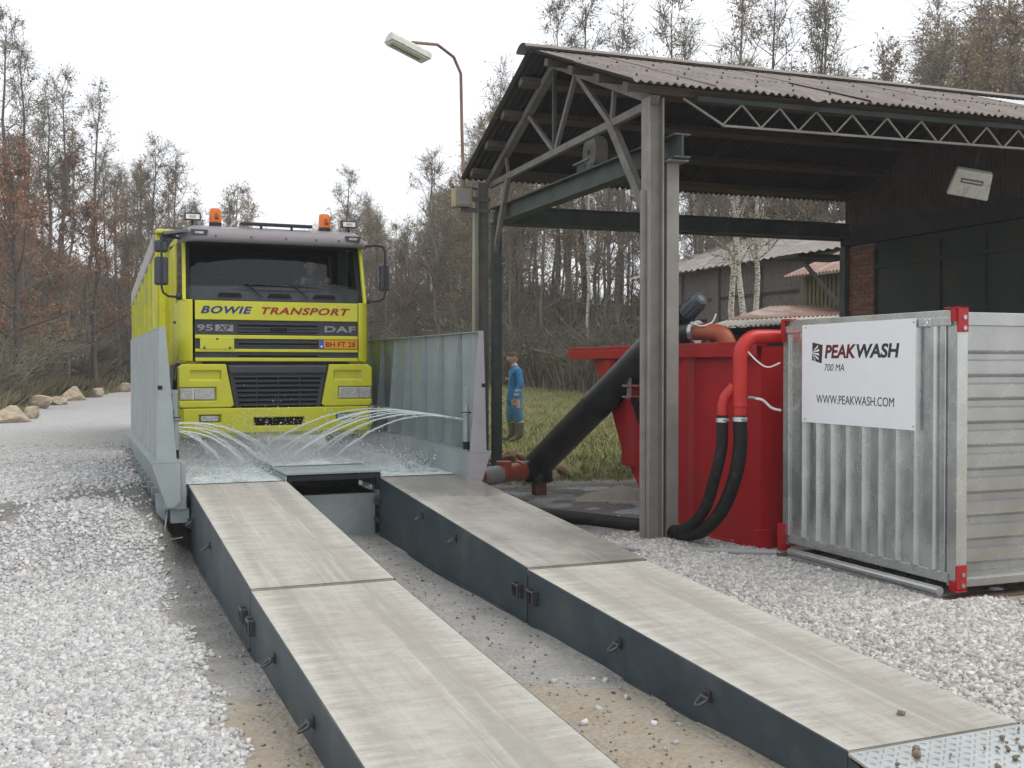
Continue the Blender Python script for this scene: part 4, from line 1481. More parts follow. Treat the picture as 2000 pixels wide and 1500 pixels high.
# standing worker: local facing -y; later turned to face left across the picture
pw = thing('person', 'person in blue work coveralls and green rubber boots standing on the grass', 'person')
N, Ed = {}, []
def nd(n, p, r):
    N[n] = (p, r)
nd('pelvis', (0, 0, .93), (.150, .120)); nd('waist', (0, .0, 1.08), (.148, .118)); nd('chest', (0, .01, 1.28), (.165, .125)); nd('upper', (0, .02, 1.42), (.13, .105)); nd('neck', (0, .005, 1.52), .056); nd('nape', (0, -.02, 1.60), .052)
Ed += [('pelvis', 'waist'), ('waist', 'chest'), ('chest', 'upper'), ('upper', 'neck'), ('neck', 'nape')]
for s, p in ((-1, 'l'), (1, 'r')):
    nd(p + 'sh', (s * .185, .02, 1.42), .072); nd(p + 'el', (s * .245, .05, 1.15), .064); nd(p + 'wr', (s * .235, -.04, .91), .050)
    nd(p + 'palm', (s * .235, -.055, .845), (.024, .038))
    Ed += [('upper', p + 'sh'), (p + 'sh', p + 'el'), (p + 'el', p + 'wr'), (p + 'wr', p + 'palm')]
    fingers(N, Ed, p, Vector((s * .235, -.055, .83)), (0, -.15, -.98), (0, -1, .15), (-s, 0, 0), .5)
    yo = -.03 if s < 0 else .05
    nd(p + 'hip', (s * .095, 0, .86), .118); nd(p + 'kn', (s * .105, yo - .02, .50), .100); nd(p + 'cf', (s * .108, yo + .02, .34), .088); nd(p + 'an', (s * .11, yo + .02, .09), .066); nd(p + 'heel', (s * .11, yo + .04, .05), .048); nd(p + 'ball', (s * .115, yo - .11, .045), .046); nd(p + 'toe', (s * .118, yo - .19, .04), .038)
    Ed += [('pelvis', p + 'hip'), (p + 'hip', p + 'kn'), (p + 'kn', p + 'cf'), (p + 'cf', p + 'an'), (p + 'an', p + 'heel'), (p + 'an', p + 'ball'), (p + 'ball', p + 'toe')]
bm_ = skin_body('body', N, Ed, 'pelvis')
bm_.materials.clear()
for k in ('coverall', 'trousers', 'boots', 'skin', 'reflective'):
    bm_.materials.append(MATS[k])
for p in bm_.polygons:
    c = p.center
    arm = abs(c.x) > .185 and c.z > .7
    if c.z < .40:
        i = 2
    elif arm and c.z < .875:
        i = 3
    elif c.z > 1.53:
        i = 3
    elif arm and (.93 < c.z < .975 or 1.015 < c.z < 1.06):
        i = 4
    elif c.z < .86 and not arm:
        i = 1
    else:
        i = 0
    p.material_index = i
link('body', bm_, pw)
hd_ = link('head', head_mesh('head', 'skin'), pw)
hd_.location = (0, -.035, 1.68)
hd_.rotation_euler = (R(8), 0, R(6))
eyes(hd_)
link('hair', hair_mesh('hair', 'hair'), hd_)
MB().tube([(0, 0, .84), (0, 0, .80)], .0, 3)
m = MB()
for k in range(20):
    pass
jk = MB().grid(lambda u, v: ((.168 - .004 * v) * math.cos(2 * PI * u), .005 + (.138 + .006 * math.sin(6 * PI * u)) * math.sin(2 * PI * u), .82 + .16 * v), 28, 3)
jk.build('jacket_hem', 'coverall', pw, smooth='all')
MB().box(.06, .13, -.135, -.128, 1.24, 1.29).build('chest_badge', 'reflective', pw)
MB().box(-.13, -.06, -.135, -.128, 1.24, 1.29).build('chest_badge', 'reflective', pw)
for s, yo in ((-1, -.03), (1, .05)):
    MB().tube([(s * .107, yo + .01, .385), (s * .106, yo + .005, .415)], [.088, .084], 16).build('boot_top', 'reflective', pw, smooth=True)
px_, py_ = 8.28, 20.05
pw.location = (px_, py_, gz1(px_, py_) + .0)
pw.rotation_euler = (0, 0, R(-98))
pw.scale = (1.12, 1.12, 1.0)

# driver behind the wheel
dr = thing('person', 'person in a brown jacket driving the yellow truck, one hand on the wheel', 'person', (TX + .66, TY + 1.12, TZ + 1.84))
N, Ed = {}, []
nd('pelvis', (0, .1, .06), (.16, .13)); nd('waist', (0, .08, .22), (.15, .12)); nd('chest', (0, .04, .42), (.17, .125)); nd('upper', (0, .02, .54), (.13, .10)); nd('neck', (0, -.01, .64), .055); nd('nape', (0, -.03, .71), .05)
Ed += [('pelvis', 'waist'), ('waist', 'chest'), ('chest', 'upper'), ('upper', 'neck'), ('neck', 'nape')]
for s, p in ((-1, 'l'), (1, 'r')):
    nd(p + 'sh', (s * .19, .02, .54), .072)
    nd(p + 'el', (s * .29, -.16, .36), .054)
    nd(p + 'wr', (s * .20, -.36, .50), .040)
    nd(p + 'palm', (s * .175, -.425, .555), (.030, .036))
    nd(p + 'hip', (s * .10, .02, .04), .10)
    nd(p + 'kn', (s * .14, -.40, .08), .08)
    nd(p + 'ft', (s * .14, -.52, -.28), .06)
    Ed += [('upper', p + 'sh'), (p + 'sh', p + 'el'), (p + 'el', p + 'wr'), (p + 'wr', p + 'palm'), ('pelvis', p + 'hip'), (p + 'hip', p + 'kn'), (p + 'kn', p + 'ft')]
    fingers(N, Ed, p, Vector((s * .175, -.425, .555)), (0, -.5, .5), (-s, 0, 0), (0, .3, -.9), .9)
bm_ = skin_body('body', N, Ed, 'pelvis')
bm_.materials.clear()
for k in ('jacket_brown', 'jacket_olive', 'skin', 'cab_dark'):
    bm_.materials.append(MATS[k])
for p in bm_.polygons:
    c = p.center
    p.material_index = 2 if (c.y < -.375 and c.z > .4) or c.z > .66 else 3 if c.z < .1 else 1 if (c.x > .13 and c.y < .1) else 0
link('body', bm_, dr)
hd_ = link('head', head_mesh('head', 'skin'), dr)
hd_.location = (0, -.04, .79)
eyes(hd_)
link('hair', hair_mesh('hair', 'hair'), hd_)

# ------------------------------------------------------------------ open steel shed (local x along the ridge, y across, z from 0.15)
SZ = .15
shed = thing('open_shed', 'open steel frame shed with brown corrugated roof and dark doors', 'shed', (5.42, 9.49, SZ), R(-3))
SPAN, TOPZ, PEAK, LEN = 5.27, 4.40, 5.46, 6.3
def sp(mb, name, mat, parent=None, **k):
    return mb.build(name, mat, parent or shed, **k)
# columns
m = MB().ibar((0, 0, -.2), (0, 0, TOPZ + .02), .17, .17, .016, (1, 0, 0))
sp(m, 'post', 'shed_post')['label'] = 'near pale post of the gable'
m = MB().box(.13, .265, -.06, .06, -.2, 3.78)
sp(m, 'post', 'shed_post')['label'] = 'second pale post carrying the runway beam'
m = MB().box(-.125, -.09, -.03, .03, -.1, 3.5)
sp(m, 'downpipe', 'shed_post')
m = MB().ibar((-.12, SPAN, -.25), (-.12, SPAN, TOPZ + .02), .15, .16, .016, (1, 0, 0))
sp(m, 'post', 'shed_steel')
m = MB().box(-.03, .09, SPAN - .30, SPAN - .16, -.2, 3.78)
sp(m, 'post', 'shed_green')
m = MB().ibar((LEN - .1, 0, -.2), (LEN - .1, 0, TOPZ + .02), .17, .17, .016, (1, 0, 0))
sp(m, 'post', 'shed_steel')
# trusses
def truss(x, mat):
    hw = .05
    def mem(a, b, w=.05, h=.05, mt=mat, nm='truss_member'):
        sp(MB().bar((x, a[0], a[1]), (x, b[0], b[1]), w, h, (1, 0, 0)), nm, mt)
    H = SPAN / 2
    zt = lambda y: TOPZ + (PEAK - TOPZ) * (1 - abs(y - H) / H)
    mem((-.05, TOPZ - .0), (H, PEAK), .09, .10, mat, 'top_chord')
    mem((H, PEAK), (SPAN + .05, TOPZ), .09, .10, mat, 'top_chord')
    mem((.06, TOPZ - .02), (SPAN - .06, TOPZ - .02), .08, .06, mat, 'tie')
    mem((H + .05, PEAK - .06), (H + .05, TOPZ), .045, .045, 'shed_green')
    mem((H - .62, zt(H - .62) - .05), (H, TOPZ + .02), .06, .045)
    mem((H + .95, zt(H + .95) - .05), (H + .08, TOPZ + .02), .05, .045)
    mem((H - .72, zt(H - .72) - .05), (1.02, TOPZ + .0), .06, .05)
    mem((.92, zt(.92) - .05), (.98, TOPZ), .05, .04)
    mem((SPAN - .75, zt(SPAN - .75) - .05), (SPAN - .85, TOPZ), .04, .04)
    mem((1.0, TOPZ - .02), (.10, 3.28), .11, .07, mat, 'knee_brace')
    mem((SPAN - .85, TOPZ - .02), (SPAN - .05, 3.05), .09, .06, mat, 'knee_brace')
truss(0, 'shed_steel')
# transverse beam, runway beams, eaves beams
sp(MB().ibar((.21, -.24, 3.925), (.08, SPAN - .05, 3.925), .18, .24, .018), 'cross_beam', 'shed_green')
sp(MB().box(.10, .32, -.16, .14, 3.785, 3.80), 'bearing_plate', 'shed_post')
sp(MB().ibar((.2, SPAN - .22, 3.94), (LEN - .2, SPAN - .22, 3.94), .14, .24, .016), 'runway_beam', 'shed_green')
sp(MB().box(.1, LEN - .05, SPAN + .09, SPAN + .16, 3.82, 4.02), 'eaves_beam', 'shed_steel')
sp(MB().box(-.45, 0, SPAN - .05, SPAN + .01, 4.14, 4.2), 'lamp_bracket', 'shed_steel')
sp(MB().box(-.45, 0, SPAN - .05, SPAN + .01, 3.98, 4.03), 'lamp_bracket', 'shed_steel')
# purlins
RISE = (5.60 - 4.52) / (SPAN / 2 + .25)
def roofz(y):
    return 5.60 - RISE * abs(y - SPAN / 2)
for k, y in enumerate((.02, .72, 1.45, 2.2, 3.1, 3.8, 4.5, 5.2)):
    z = roofz(y) - .095
    pu = MB().bar((-.30, y, z), (9.2, y, z), .13, .085, (0, (1 if y < SPAN / 2 else -1) * RISE * -1, 1))
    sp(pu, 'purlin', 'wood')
# lattice girder below the near eaves
lg = MB()
yl = -.08
lg.bar((.45, yl, 4.44), (9.0, yl, 4.47), .05, .05)
lg = sp(lg, 'lattice_girder', 'shed_green')
MB().bar((.75, yl, 4.19), (9.0, yl, 4.245), .03, .022).build('bottom_chord', 'shed_post', lg)
k = 0
x = .48
zz = MB().bar((.30, yl, 4.43), (.75, yl, 4.20), .02, .02).build('lacing_bar', 'shed_post', lg)
x = .75
while x < 8.8:
    MB().bar((x, yl, 4.20), (x + .225, yl, 4.42), .016, .016).build('lacing_bar', 'shed_post', lg)
    MB().bar((x + .225, yl, 4.42), (x + .45, yl, 4.20), .016, .016).build('lacing_bar', 'shed_post', lg)
    x += .45
# corrugated sheets, two rows on each slope, each a piece
WAVE, NW = .092, 10
def sheet_mesh(name, y0, y1, flip, seed, mat, broken=0):
    rr = random.Random(seed)
    m = MB()
    n = NW * 6
    def f(u, v, off):
        xx = u * (NW + .4) * WAVE
        y = y0 + (y1 - y0) * v
        edge = (rr.uniform(-.012, .012) if v in (0,) else 0)
        z = 5.60 - RISE * abs(y - SPAN / 2) + .016 * math.cos(2 * PI * u * (NW + .4)) + off
        return (xx, y + (edge if broken else 0), z)
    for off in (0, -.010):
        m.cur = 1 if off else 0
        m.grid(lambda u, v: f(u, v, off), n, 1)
    m.cur = 0
    # close the cut ends so the sheet shows its thickness
    b = len(m.v)
    g_ = n + 1
    half = g_ * 2
    for row in (0, 1):
        fs = [(row * g_ + i, row * g_ + i + 1, half + row * g_ + i + 1, half + row * g_ + i) for i in range(n)]
        m.f += fs
        m.mi += [0] * len(fs)
    me = bpy.data.meshes.new(name)
    me.from_pydata(m.v, [], m.f)
    me.materials.append(MATS[mat])
    me.materials.append(MATS['roof_shaded_underside' if mat == 'roof_sheet' else mat])
    me.polygons.foreach_set('material_index', m.mi)
    me.polygons.foreach_set('use_smooth', [True] * len(me.polygons))
    me.set_sharp_from_angle(angle=R(45))
    return me
H2 = SPAN / 2
lower = sheet_mesh('roof_sheet', -.27, 1.28, 1, 1, 'roof_sheet', 1)
upper = sheet_mesh('roof_sheet', 1.20, H2 - .03, 1, 2, 'roof_sheet')
lowerf = sheet_mesh('roof_sheet', SPAN + .27, 4.0, 1, 3, 'roof_sheet', 1)
upperf = sheet_mesh('roof_sheet', 4.08, H2 + .03, 1, 4, 'roof_sheet')
clear = sheet_mesh('roof_sheet', 1.20, H2 - .35, 1, 5, 'roof_clear')
rr = random.Random(3)
bolt = MB().tube([(0, 0, 0), (0, 0, .022)], [.014, .006], 6).mesh('roof_bolt', 'shed_dark')
for i in range(10):
    x = -.36 + i * NW * WAVE
    for me, dz, row in ((lower, 0, 0), (upper, .013, 1), (lowerf, 0, 2), (upperf, .013, 3)):
        if row == 1 and i == 7:
            me = clear
        o = link('roof_sheet', me, shed)
        o.location = (x, rr.uniform(-.02, .02) if row in (0, 2) else 0, dz + (i % 2) * .005)
        if row < 2:
            for bx in (.2, .66):
                for by in ((.05, .75) if row == 0 else (1.5, 2.2)):
                    b_ = link('roof_bolt', bolt, o)
                    b_.location = (bx, by, roofz(by) + .02)
# a slipped, broken sheet corner at the eaves
m = MB().grid(lambda u, v: (1.62 + .26 * u, -.27 - .17 * v * (1 - .5 * abs(2 * u - .9)), roofz(-.27) + .02 - .09 * v + .012 * math.cos(u * 14)), 10, 3)
sp(m, 'broken_sheet_corner', 'roof_sheet', smooth='all')
# ridge capping
rc = MB()
def ridge(u, v):
    a = -1.15 + 2.3 * v
    return (-.46 + 9.4 * u, H2 + .20 * math.sin(a), 5.545 + .125 * math.cos(a))
rc.grid(ridge, 20, 10)
rc.grid(lambda u, v: (lambda q: (q[0], H2 + (q[1] - H2) * .9, q[2] - .014))(ridge(u, v)), 20, 10)
sp(rc, 'ridge_cap', 'roof_sheet', smooth='all')
# end wall: corrugated gable, beam, brick pier, dark doors
XE = LEN
gm = MB()
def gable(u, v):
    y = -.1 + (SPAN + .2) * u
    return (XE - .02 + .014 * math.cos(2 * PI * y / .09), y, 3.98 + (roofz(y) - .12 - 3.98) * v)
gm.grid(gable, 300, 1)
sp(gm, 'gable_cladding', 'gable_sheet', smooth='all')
sp(MB().box(XE - .12, XE + .04, -.1, SPAN + .1, 3.72, 3.975), 'lintel_beam', 'shed_dark')
sp(MB().box(XE - .12, XE + .02, SPAN - .02, SPAN + .12, -.15, 3.715), 'post', 'shed_green')['label'] = 'dark green corner post at the brick pier'
pier_y0, pier_y1 = SPAN - .66, SPAN - .03
pier = sp(MB().box(XE - .02, XE + .2, pier_y0, pier_y1, -.15, 3.715), 'brick_pier', 'mortar')
bl = MB().box(-.02, 0, 0, .205, 0, .052).mesh('brick', 'brick')
bh = MB().box(-.02, 0, 0, .098, 0, .052).mesh('brick', 'brick')
nc = 0
for c in range(58):
    z = -.1 + c * .0655
    y = pier_y0 + .004
    first = True
    while y < pier_y1 - .05:
        half = (c % 2 and first) or (pier_y1 - y < .2)
        o = link('brick', bh if half else bl, pier)
        o.location = (XE - .018 + rr.uniform(-.006, .003), y, z)
        y += .098 + .010 if half else .205 + .010
        first = False
dm = MB().box(XE - .02, XE + .03, .0, pier_y0 - .008, -.15, 3.715)
dr_ = sp(dm, 'door_wall', 'door_green')
for z0, z1 in ((3.30, 3.36), (2.28, 2.36), (1.2, 1.26)):
    MB().box(XE - .05, XE - .021, .05, pier_y0 - .03, z0, z1).build('door_rail', 'door_green', dr_)
for y in (.6, 2.2, 3.1, pier_y0 - .05):
    MB().box(XE - .045, XE - .022, y, y + .025, .1, 3.6).build('door_seam', 'shed_dark', dr_)
sp(MB().bar((XE - .05, SPAN + .14, 2.7), (XE - .3, SPAN + .9, 3.55), .06, .06), 'eaves_strut', 'shed_steel')
sp(MB().box(XE - .8, XE + .3, SPAN + .3, SPAN + 1.0, 3.56, 3.62), 'canopy_board', 'shed_dark')
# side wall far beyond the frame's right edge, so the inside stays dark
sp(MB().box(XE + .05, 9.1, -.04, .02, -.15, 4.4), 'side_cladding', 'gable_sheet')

# hoist motor on the cross beam
hm = thing('hoist_motor', 'round electric motor sitting on the green cross beam under the roof', 'motor', (5.42 + .36, 9.49 + 2.12, SZ + 3.97), R(-3))
MB().tube([(-.02, 0, .33), (.14, 0, .33)], .20, 24).build('pulley', 'shed_steel', hm, smooth=True)
MB().tube([(-.03, 0, .33), (-.02, 0, .33)], .03, 10).build('pulley_hub', 'shed_dark', hm)
MB().box(-.02, .20, .06, .40, 0, .24).build('motor_box', 'shed_green', hm, bevel=.02)
MB().box(-.05, .22, -.02, .44, .24, .26).build('mount_plate', 'shed_post', hm)
MB().tube([(-.03, -.1, .10), (.2, -.1, .10)], .09, 16).build('motor_body', 'shed_green', hm, smooth=True)
MB().box(-.05, .2, -.18, .42, -.0, .012).build('foot_plate', 'shed_post', hm)

# floodlight under the roof
fl = thing('floodlight', 'square white floodlight hanging under the shed roof by the dark doors', 'floodlight', (9.98, 9.86, 4.05))
fl.rotation_euler = (R(28), R(13), R(-36))
fl.scale = (.92, .92, .92)
MB().prism([(-.26, -.17), (.26, -.17), (.22, .19), (-.22, .19)], 1, 0, .13).build('housing', 'lamp_white', fl, bevel=.02)
MB().box(-.14, .14, -.006, -.001, .02, .085).build('lamp_window', 'lamp_dark', fl)
MB().tube([(-.12, -.010, .05), (.12, -.010, .05)], .012, 8).build('tube', 'lens_clear', fl)
MB().bar((0, .1, .15), (0, .28, .55), .04, .02).build('bracket', 'shed_dark', fl)

# ------------------------------------------------------------------ street lamp and junction box
lp = thing('street_lamp', 'old street lamp on a thin rusty leaning pole behind the shed corner', 'street lamp', (5.58, 15.03, gz1(5.58, 15.03)))
ox, oy, oz = lp.location
def lo(p):
    return (p[0] - ox, p[1] - oy, p[2] - oz)
MB().tube([(0, 0, -.1), (0, 0, 2.0), (.01, 0, 4.35 - oz)], [.062, .058, .052], 12).build('lower_pole', 'pale_pole', lp, smooth=True)
MB().tube([lo((5.44, 15.06, 4.2)), lo((5.41, 15.08, 4.6)), lo((5.385, 15.09, 5.4)), lo((5.37, 15.09, 6.22)), lo((5.22, 14.98, 6.42)), lo((4.85, 14.62, 6.46)), lo((4.33, 14.14, 6.30))], [.028, .027, .025, .024, .023, .022, .021], 8).build('upper_pole', 'rust_pole', lp, smooth=True)
la, lb = Vector(lo((3.97, 14.03, 6.275))), Vector(lo((4.54, 14.13, 6.095)))
ux = (lb - la).normalized()
uy = Vector((-.3, -.75, -.45)).cross(ux).cross(ux).normalized()
uz = ux.cross(uy).normalized()
if uz.z < 0:
    uz, uy = -uz, -uy
# turn the head about its own length so its pale underside shows
th_ = R(-38)
uy, uz = uy * math.cos(th_) + uz * math.sin(th_), uz * math.cos(th_) - uy * math.sin(th_)
mt = Matrix.Translation((la + lb) / 2) @ Matrix((ux, uy, uz)).transposed().to_4x4()
lm = MB().prism([(-.13, -.03), (.13, -.03), (.11, .05), (.04, .095), (-.04, .095), (-.11, .05)], 0, -.31, .31)
lm.v = [tuple(mt @ Vector(v)) for v in lm.v]
lm = lm.build('luminaire', 'lamp_white', lp, bevel=.008)
cv = MB().box(-.285, .285, -.115, .115, -.055, -.031, mt)
cv.build('diffuser', 'lamp_white', lm, bevel=.01)
cv = MB().box(-.25, .20, -.02, .03, -.062, -.056, mt)
cv.build('tube_slot', 'lamp_dark', lm)
jb = thing('junction_box', 'weathered beige junction box on brackets beside the far shed post', 'junction box', (5.25, 14.72, 4.19))
MB().box(-.13, .13, -.1, .1, 0, .27).build('box', 'beige_box', jb, bevel=.01)
MB().box(-.10, .10, -.106, -.1005, .03, .24).build('lid', 'grey_pvc', jb, bevel=.004)
MB().box(-.132, .27, .02, .06, .272, .30).build('bracket', 'shed_green', jb)
MB().box(-.0, .27, .02, .06, -.025, -.002).build('bracket', 'shed_green', jb)

# ------------------------------------------------------------------ red settling tank
tk = thing('settling_tank', 'red painted steel settling tank with sloping end behind the shed post', 'tank', (6.15, 8.67, .08))
def tkp(mb, name, mat, parent=None, **k):
    return mb.build(name, mat, parent or tk, **k)
W_ = 1.9
prof = [(0, .0), (2.05, .0), (2.62, .62), (2.82, .62), (2.84, .82), (3.15, 1.35), (3.60, 1.88), (3.60, 2.0), (0, 2.0)]
for x in (0, W_ - .008):
    m = MB().prism(prof, 0, x, x + .008)
    tkp(m, 'side_plate', 'red_paint')
m = MB()
for a, b in zip(prof[1:7], prof[2:8]):
    m.bar((W_ / 2, a[0], a[1]), (W_ / 2, b[0], b[1]), W_ - .02, .01)
tkp(m, 'sloping_end', 'red_paint')
tkp(MB().box(.009, W_ - .009, .0, .008, 0, 2.0), 'near_end', 'red_paint')
tkp(MB().box(.009, W_ - .009, .05, 2.0, .012, .02), 'bottom', 'red_paint')
m = MB()
m.box(-.10, .02, -.06, 4.12, 2.001, 2.05)
m.box(-.10, -.09, -.06, 4.12, 1.90, 2.0)
tkp(m, 'rim', 'red_paint', bevel=.004)
m = MB().box(.021, W_, 4.0, 4.12, 1.90, 2.045)
m.box(.021, W_, 3.58, 3.999, 2.02, 2.045)
tkp(m, 'rim_end', 'red_paint', bevel=.004)
for y in (1.28, 2.55, 3.1):
    zb = 0.02 if y < 2.0 else (.63 if y < 2.8 else 1.32)
    m = MB().prism([(-.002, y - .09), (-.065, y - .06), (-.065, y + .06), (-.002, y + .09)], 2, zb, 1.9)
    tkp(m, 'rib', 'red_paint')
m = MB().box(-.05, -.001, -.03, 2.0, .0, .06)
m.box(-.09, -.001, -.04, .05, -.02, .0)
tkp(m, 'base_rail', 'red_paint')
tkp(MB().box(-.09, .06, -.10, -.01, .0, .24), 'corner_foot', 'red_paint')
# tanks stays: dark support leg for the conveyor
# red delivery pipe with its elbow, branch and hoses
rp = thing('red_pipe', 'thick red delivery pipe with elbow on the tank beside the container', 'pipe', (5.77, 8.47, .15))
def ro(p):
    return (p[0] - 5.77, p[1] - 8.47, p[2] - .15)
el = [ro((5.77, 8.47, 1.42)), ro((5.77, 8.47, 1.95))]
for k in range(9):
    th = PI / 2 * k / 8
    el.append(ro((5.77 + .20 * (1 - math.cos(th)), 8.47, 1.97 + .20 * math.sin(th))))
el.append(ro((6.28, 8.47, 2.17)))
MB().tube(el, .066, 18).build('elbow_pipe', 'red_pipe', rp, smooth=True)
MB().tube([ro((5.77, 8.47, 1.55)), ro((5.77, 8.47, 1.52)), ro((5.77, 8.47, 1.50))], [.066, .074, .066], 18).build('collar', 'red_pipe', rp, smooth=True)
MB().tube([ro((5.74, 8.52, 1.70)), ro((5.665, 8.56, 1.60)), ro((5.645, 8.57, 1.52)), ro((5.645, 8.57, 1.40))], .05, 14).build('branch', 'red_pipe', rp, smooth=True)
def spline(pts, n=10):
    out = []
    P = [Vector(p) for p in pts]
    P = [P[0] * 2 - P[1]] + P + [P[-1] * 2 - P[-2]]
    for i in range(1, len(P) - 2):
        for k in range(n):
            u = k / n
            a, b, c, d = P[i - 1], P[i], P[i + 1], P[i + 2]
            out.append(.5 * ((2 * b) + (-a + c) * u + (2 * a - 5 * b + 4 * c - d) * u * u + (-a + 3 * b - 3 * c + d) * u ** 3))
    out.append(P[-2])
    return [tuple(p) for p in out]
def hose(label, pts, r, topz):
    t = thing('rubber_hose', label, 'hose', (pts[0][0], pts[0][1], pts[-1][2]), 0, 'black hoses below the red pipe')
    L0 = t.location
    pl_ = [(p[0] - L0[0], p[1] - L0[1], p[2] - L0[2]) for p in spline(pts)]
    MB().tube(pl_, r, 14).build('hose_body', 'rubber', t, smooth=True)
    a = pts[0]
    z = a[2] - L0[2]
    MB().tube([(0, 0, z - .065), (0, 0, z - .025)], r + .006, 16).build('hose_clamp', 'galv', t, smooth=True)
    MB().tube([(.03, -r - .012, z - .045), (-.03, -r - .012, z - .045)], .01, 8).build('clamp_screw', 'galv_bright', t)
hose('thick black hose hanging nearest the container from the red pipe', [(5.77, 8.47, 1.44), (5.77, 8.46, 1.15), (5.74, 8.50, .85), (5.70, 8.66, .52), (5.65, 8.95, .28), (5.62, 9.35, .21), (5.58, 9.85, .20), (5.25, 10.6, .20), (4.75, 11.3, .22)], .066, 1)
hose('thinner black hose hanging left of the other from the branch pipe', [(5.645, 8.57, 1.43), (5.64, 8.57, 1.15), (5.60, 8.62, .85), (5.60, 8.80, .52), (5.60, 9.12, .30), (5.63, 9.5, .22), (5.62, 10.0, .21), (5.35, 10.7, .2), (4.85, 11.4, .22)], .055, 1)
tag(MB().tube(spline([(5.83, 8.44, 2.03), (5.92, 8.40, 1.93), (6.02, 8.38, 1.88), (6.14, 8.36, 1.92)]), .008, 6).build('cable', 'white_cable', None, smooth=True), 'upper white cable sagging between the red elbow and the container', 'cable')
o = thing('cable', 'lower white cable from the red pipe sensor to the container', 'cable', (5.83, 8.42, 1.6))
MB().tube([(p[0] - 5.83, p[1] - 8.42, p[2] - 1.6) for p in spline([(5.90, 8.42, 1.59), (5.98, 8.40, 1.57), (6.06, 8.38, 1.50), (6.15, 8.36, 1.475)])], .012, 8).build('sheath', 'white_cable', o, smooth=True)
MB().tube([(-.01, 0, 0), (.075, 0, -.008)], .014, 8).build('sensor', 'galv', o, smooth=True)

# ------------------------------------------------------------------ screw conveyor
au = thing('screw_conveyor', 'fat black screw conveyor tube sloping up to the red tank', 'conveyor', (5.72, 13.0, .1))
def ao(p):
    return (p[0] - 5.72, p[1] - 13.0, p[2] - .1)
A0, A1 = Vector((5.73, 13.02, .60)), Vector((6.24, 10.42, 2.35))
ax = (A1 - A0).normalized()
MB().tube([ao(A0 - ax * .15), ao(A0 + ax * 1.45), ao(A0 + ax * 1.46), ao(A0 + ax * 1.50), ao(A0 + ax * 1.51), ao(A1)], [.188, .188, .194, .194, .188, .188], 28).build('casing', 'auger', au, smooth=True)
MB().tube([ao((5.73, 13.05, .36)), ao((5.73, 13.05, .62))], [.19, .19], 24).build('boot', 'auger', au, smooth=True)
MB().tube([ao((5.40, 12.9, .52)), ao((5.75, 13.03, .54))], .125, 20).build('inlet', 'auger', au, smooth=True)
MB().box(-.075, .075, -.075, .075, .02, .27).build('stand', 'rust', au)
MB().box(-.36, .40, -.08, .10, -.01, .02).build('foot_plate', 'rust', au)
q = A1 + ax * .32
MB().tube([ao(A1 + ax * .02), ao(A1 + ax * .22)], .12, 20).build('gearbox', 'black_steel', au, smooth=True)
mo = MB().tube([ao(A1 + ax * .18), ao(A1 + ax * .22), ao(A1 + ax * .46), ao(A1 + ax * .50)], [.07, .095, .095, .08], 24).build('motor', 'motor_blue', au, smooth=True)
# motor stands up, seen from below on its fan cover
for k in range(12):
    th = 2 * PI * k / 12
    a_ = ax.cross(Vector((0, 0, 1))).normalized()
    b_ = ax.cross(a_)
    dd = a_ * math.cos(th) + b_ * math.sin(th)
    MB().bar(ao(A1 + ax * .24 + dd * .098), ao(A1 + ax * .44 + dd * .098), .006, .014).build('cooling_fin', 'motor_blue', mo)
MB().tube([ao(A1 + ax * .50), ao(A1 + ax * .505)], .04, 16).build('fan_cover', 'galv', mo)
MB().tube([ao(p) for p in spline([(6.20, 10.02, 2.36), (6.26, 9.90, 2.32), (6.36, 9.86, 2.36), (6.40, 9.84, 2.45)])], .009, 6).build('motor_cable', 'white_cable', au, smooth=True)
ot = Vector((6.22, 10.35, 2.26))
MB().tube([ao((6.22, 10.45, 2.24)), ao((6.30, 10.05, 2.26))], .125, 20).build('outlet_neck', 'auger', au, smooth=True)
MB().tube([ao(p) for p in spline([(6.29, 10.08, 2.26), (6.36, 9.90, 2.26), (6.43, 9.76, 2.22), (6.46, 9.70, 2.10), (6.46, 9.70, 1.95)], 6)], .092, 20).build('outlet_bend', 'orange_pvc', au, smooth=True)
MB().tube([ao((6.285, 10.09, 2.26)), ao((6.30, 10.04, 2.26))], .128, 20).build('outlet_band', 'galv_bright', au, smooth=True)
sc_ = MB()
sc_.box(*sorted((ao((5.95, 0, 0))[0], ao((6.18, 0, 0))[0])), ao((0, 11.0, 0))[1], ao((0, 11.12, 0))[1], 1.55, 1.575)
sc_.box(*sorted((ao((5.95, 0, 0))[0], ao((6.18, 0, 0))[0])), ao((0, 11.0, 0))[1], ao((0, 11.12, 0))[1], 1.42, 1.445)
sc_.box(ao((6.0, 0, 0))[0], ao((6.02, 0, 0))[0], ao((0, 11.02, 0))[1], ao((0, 11.1, 0))[1], 1.40, 1.75)
sc_.build('support_clamp', 'galv', au)
MB().bar(ao((6.04, 11.0, 1.52)), ao((6.08, 10.35, .5)), .09, .03).build('support_leg', 'black_steel', au)
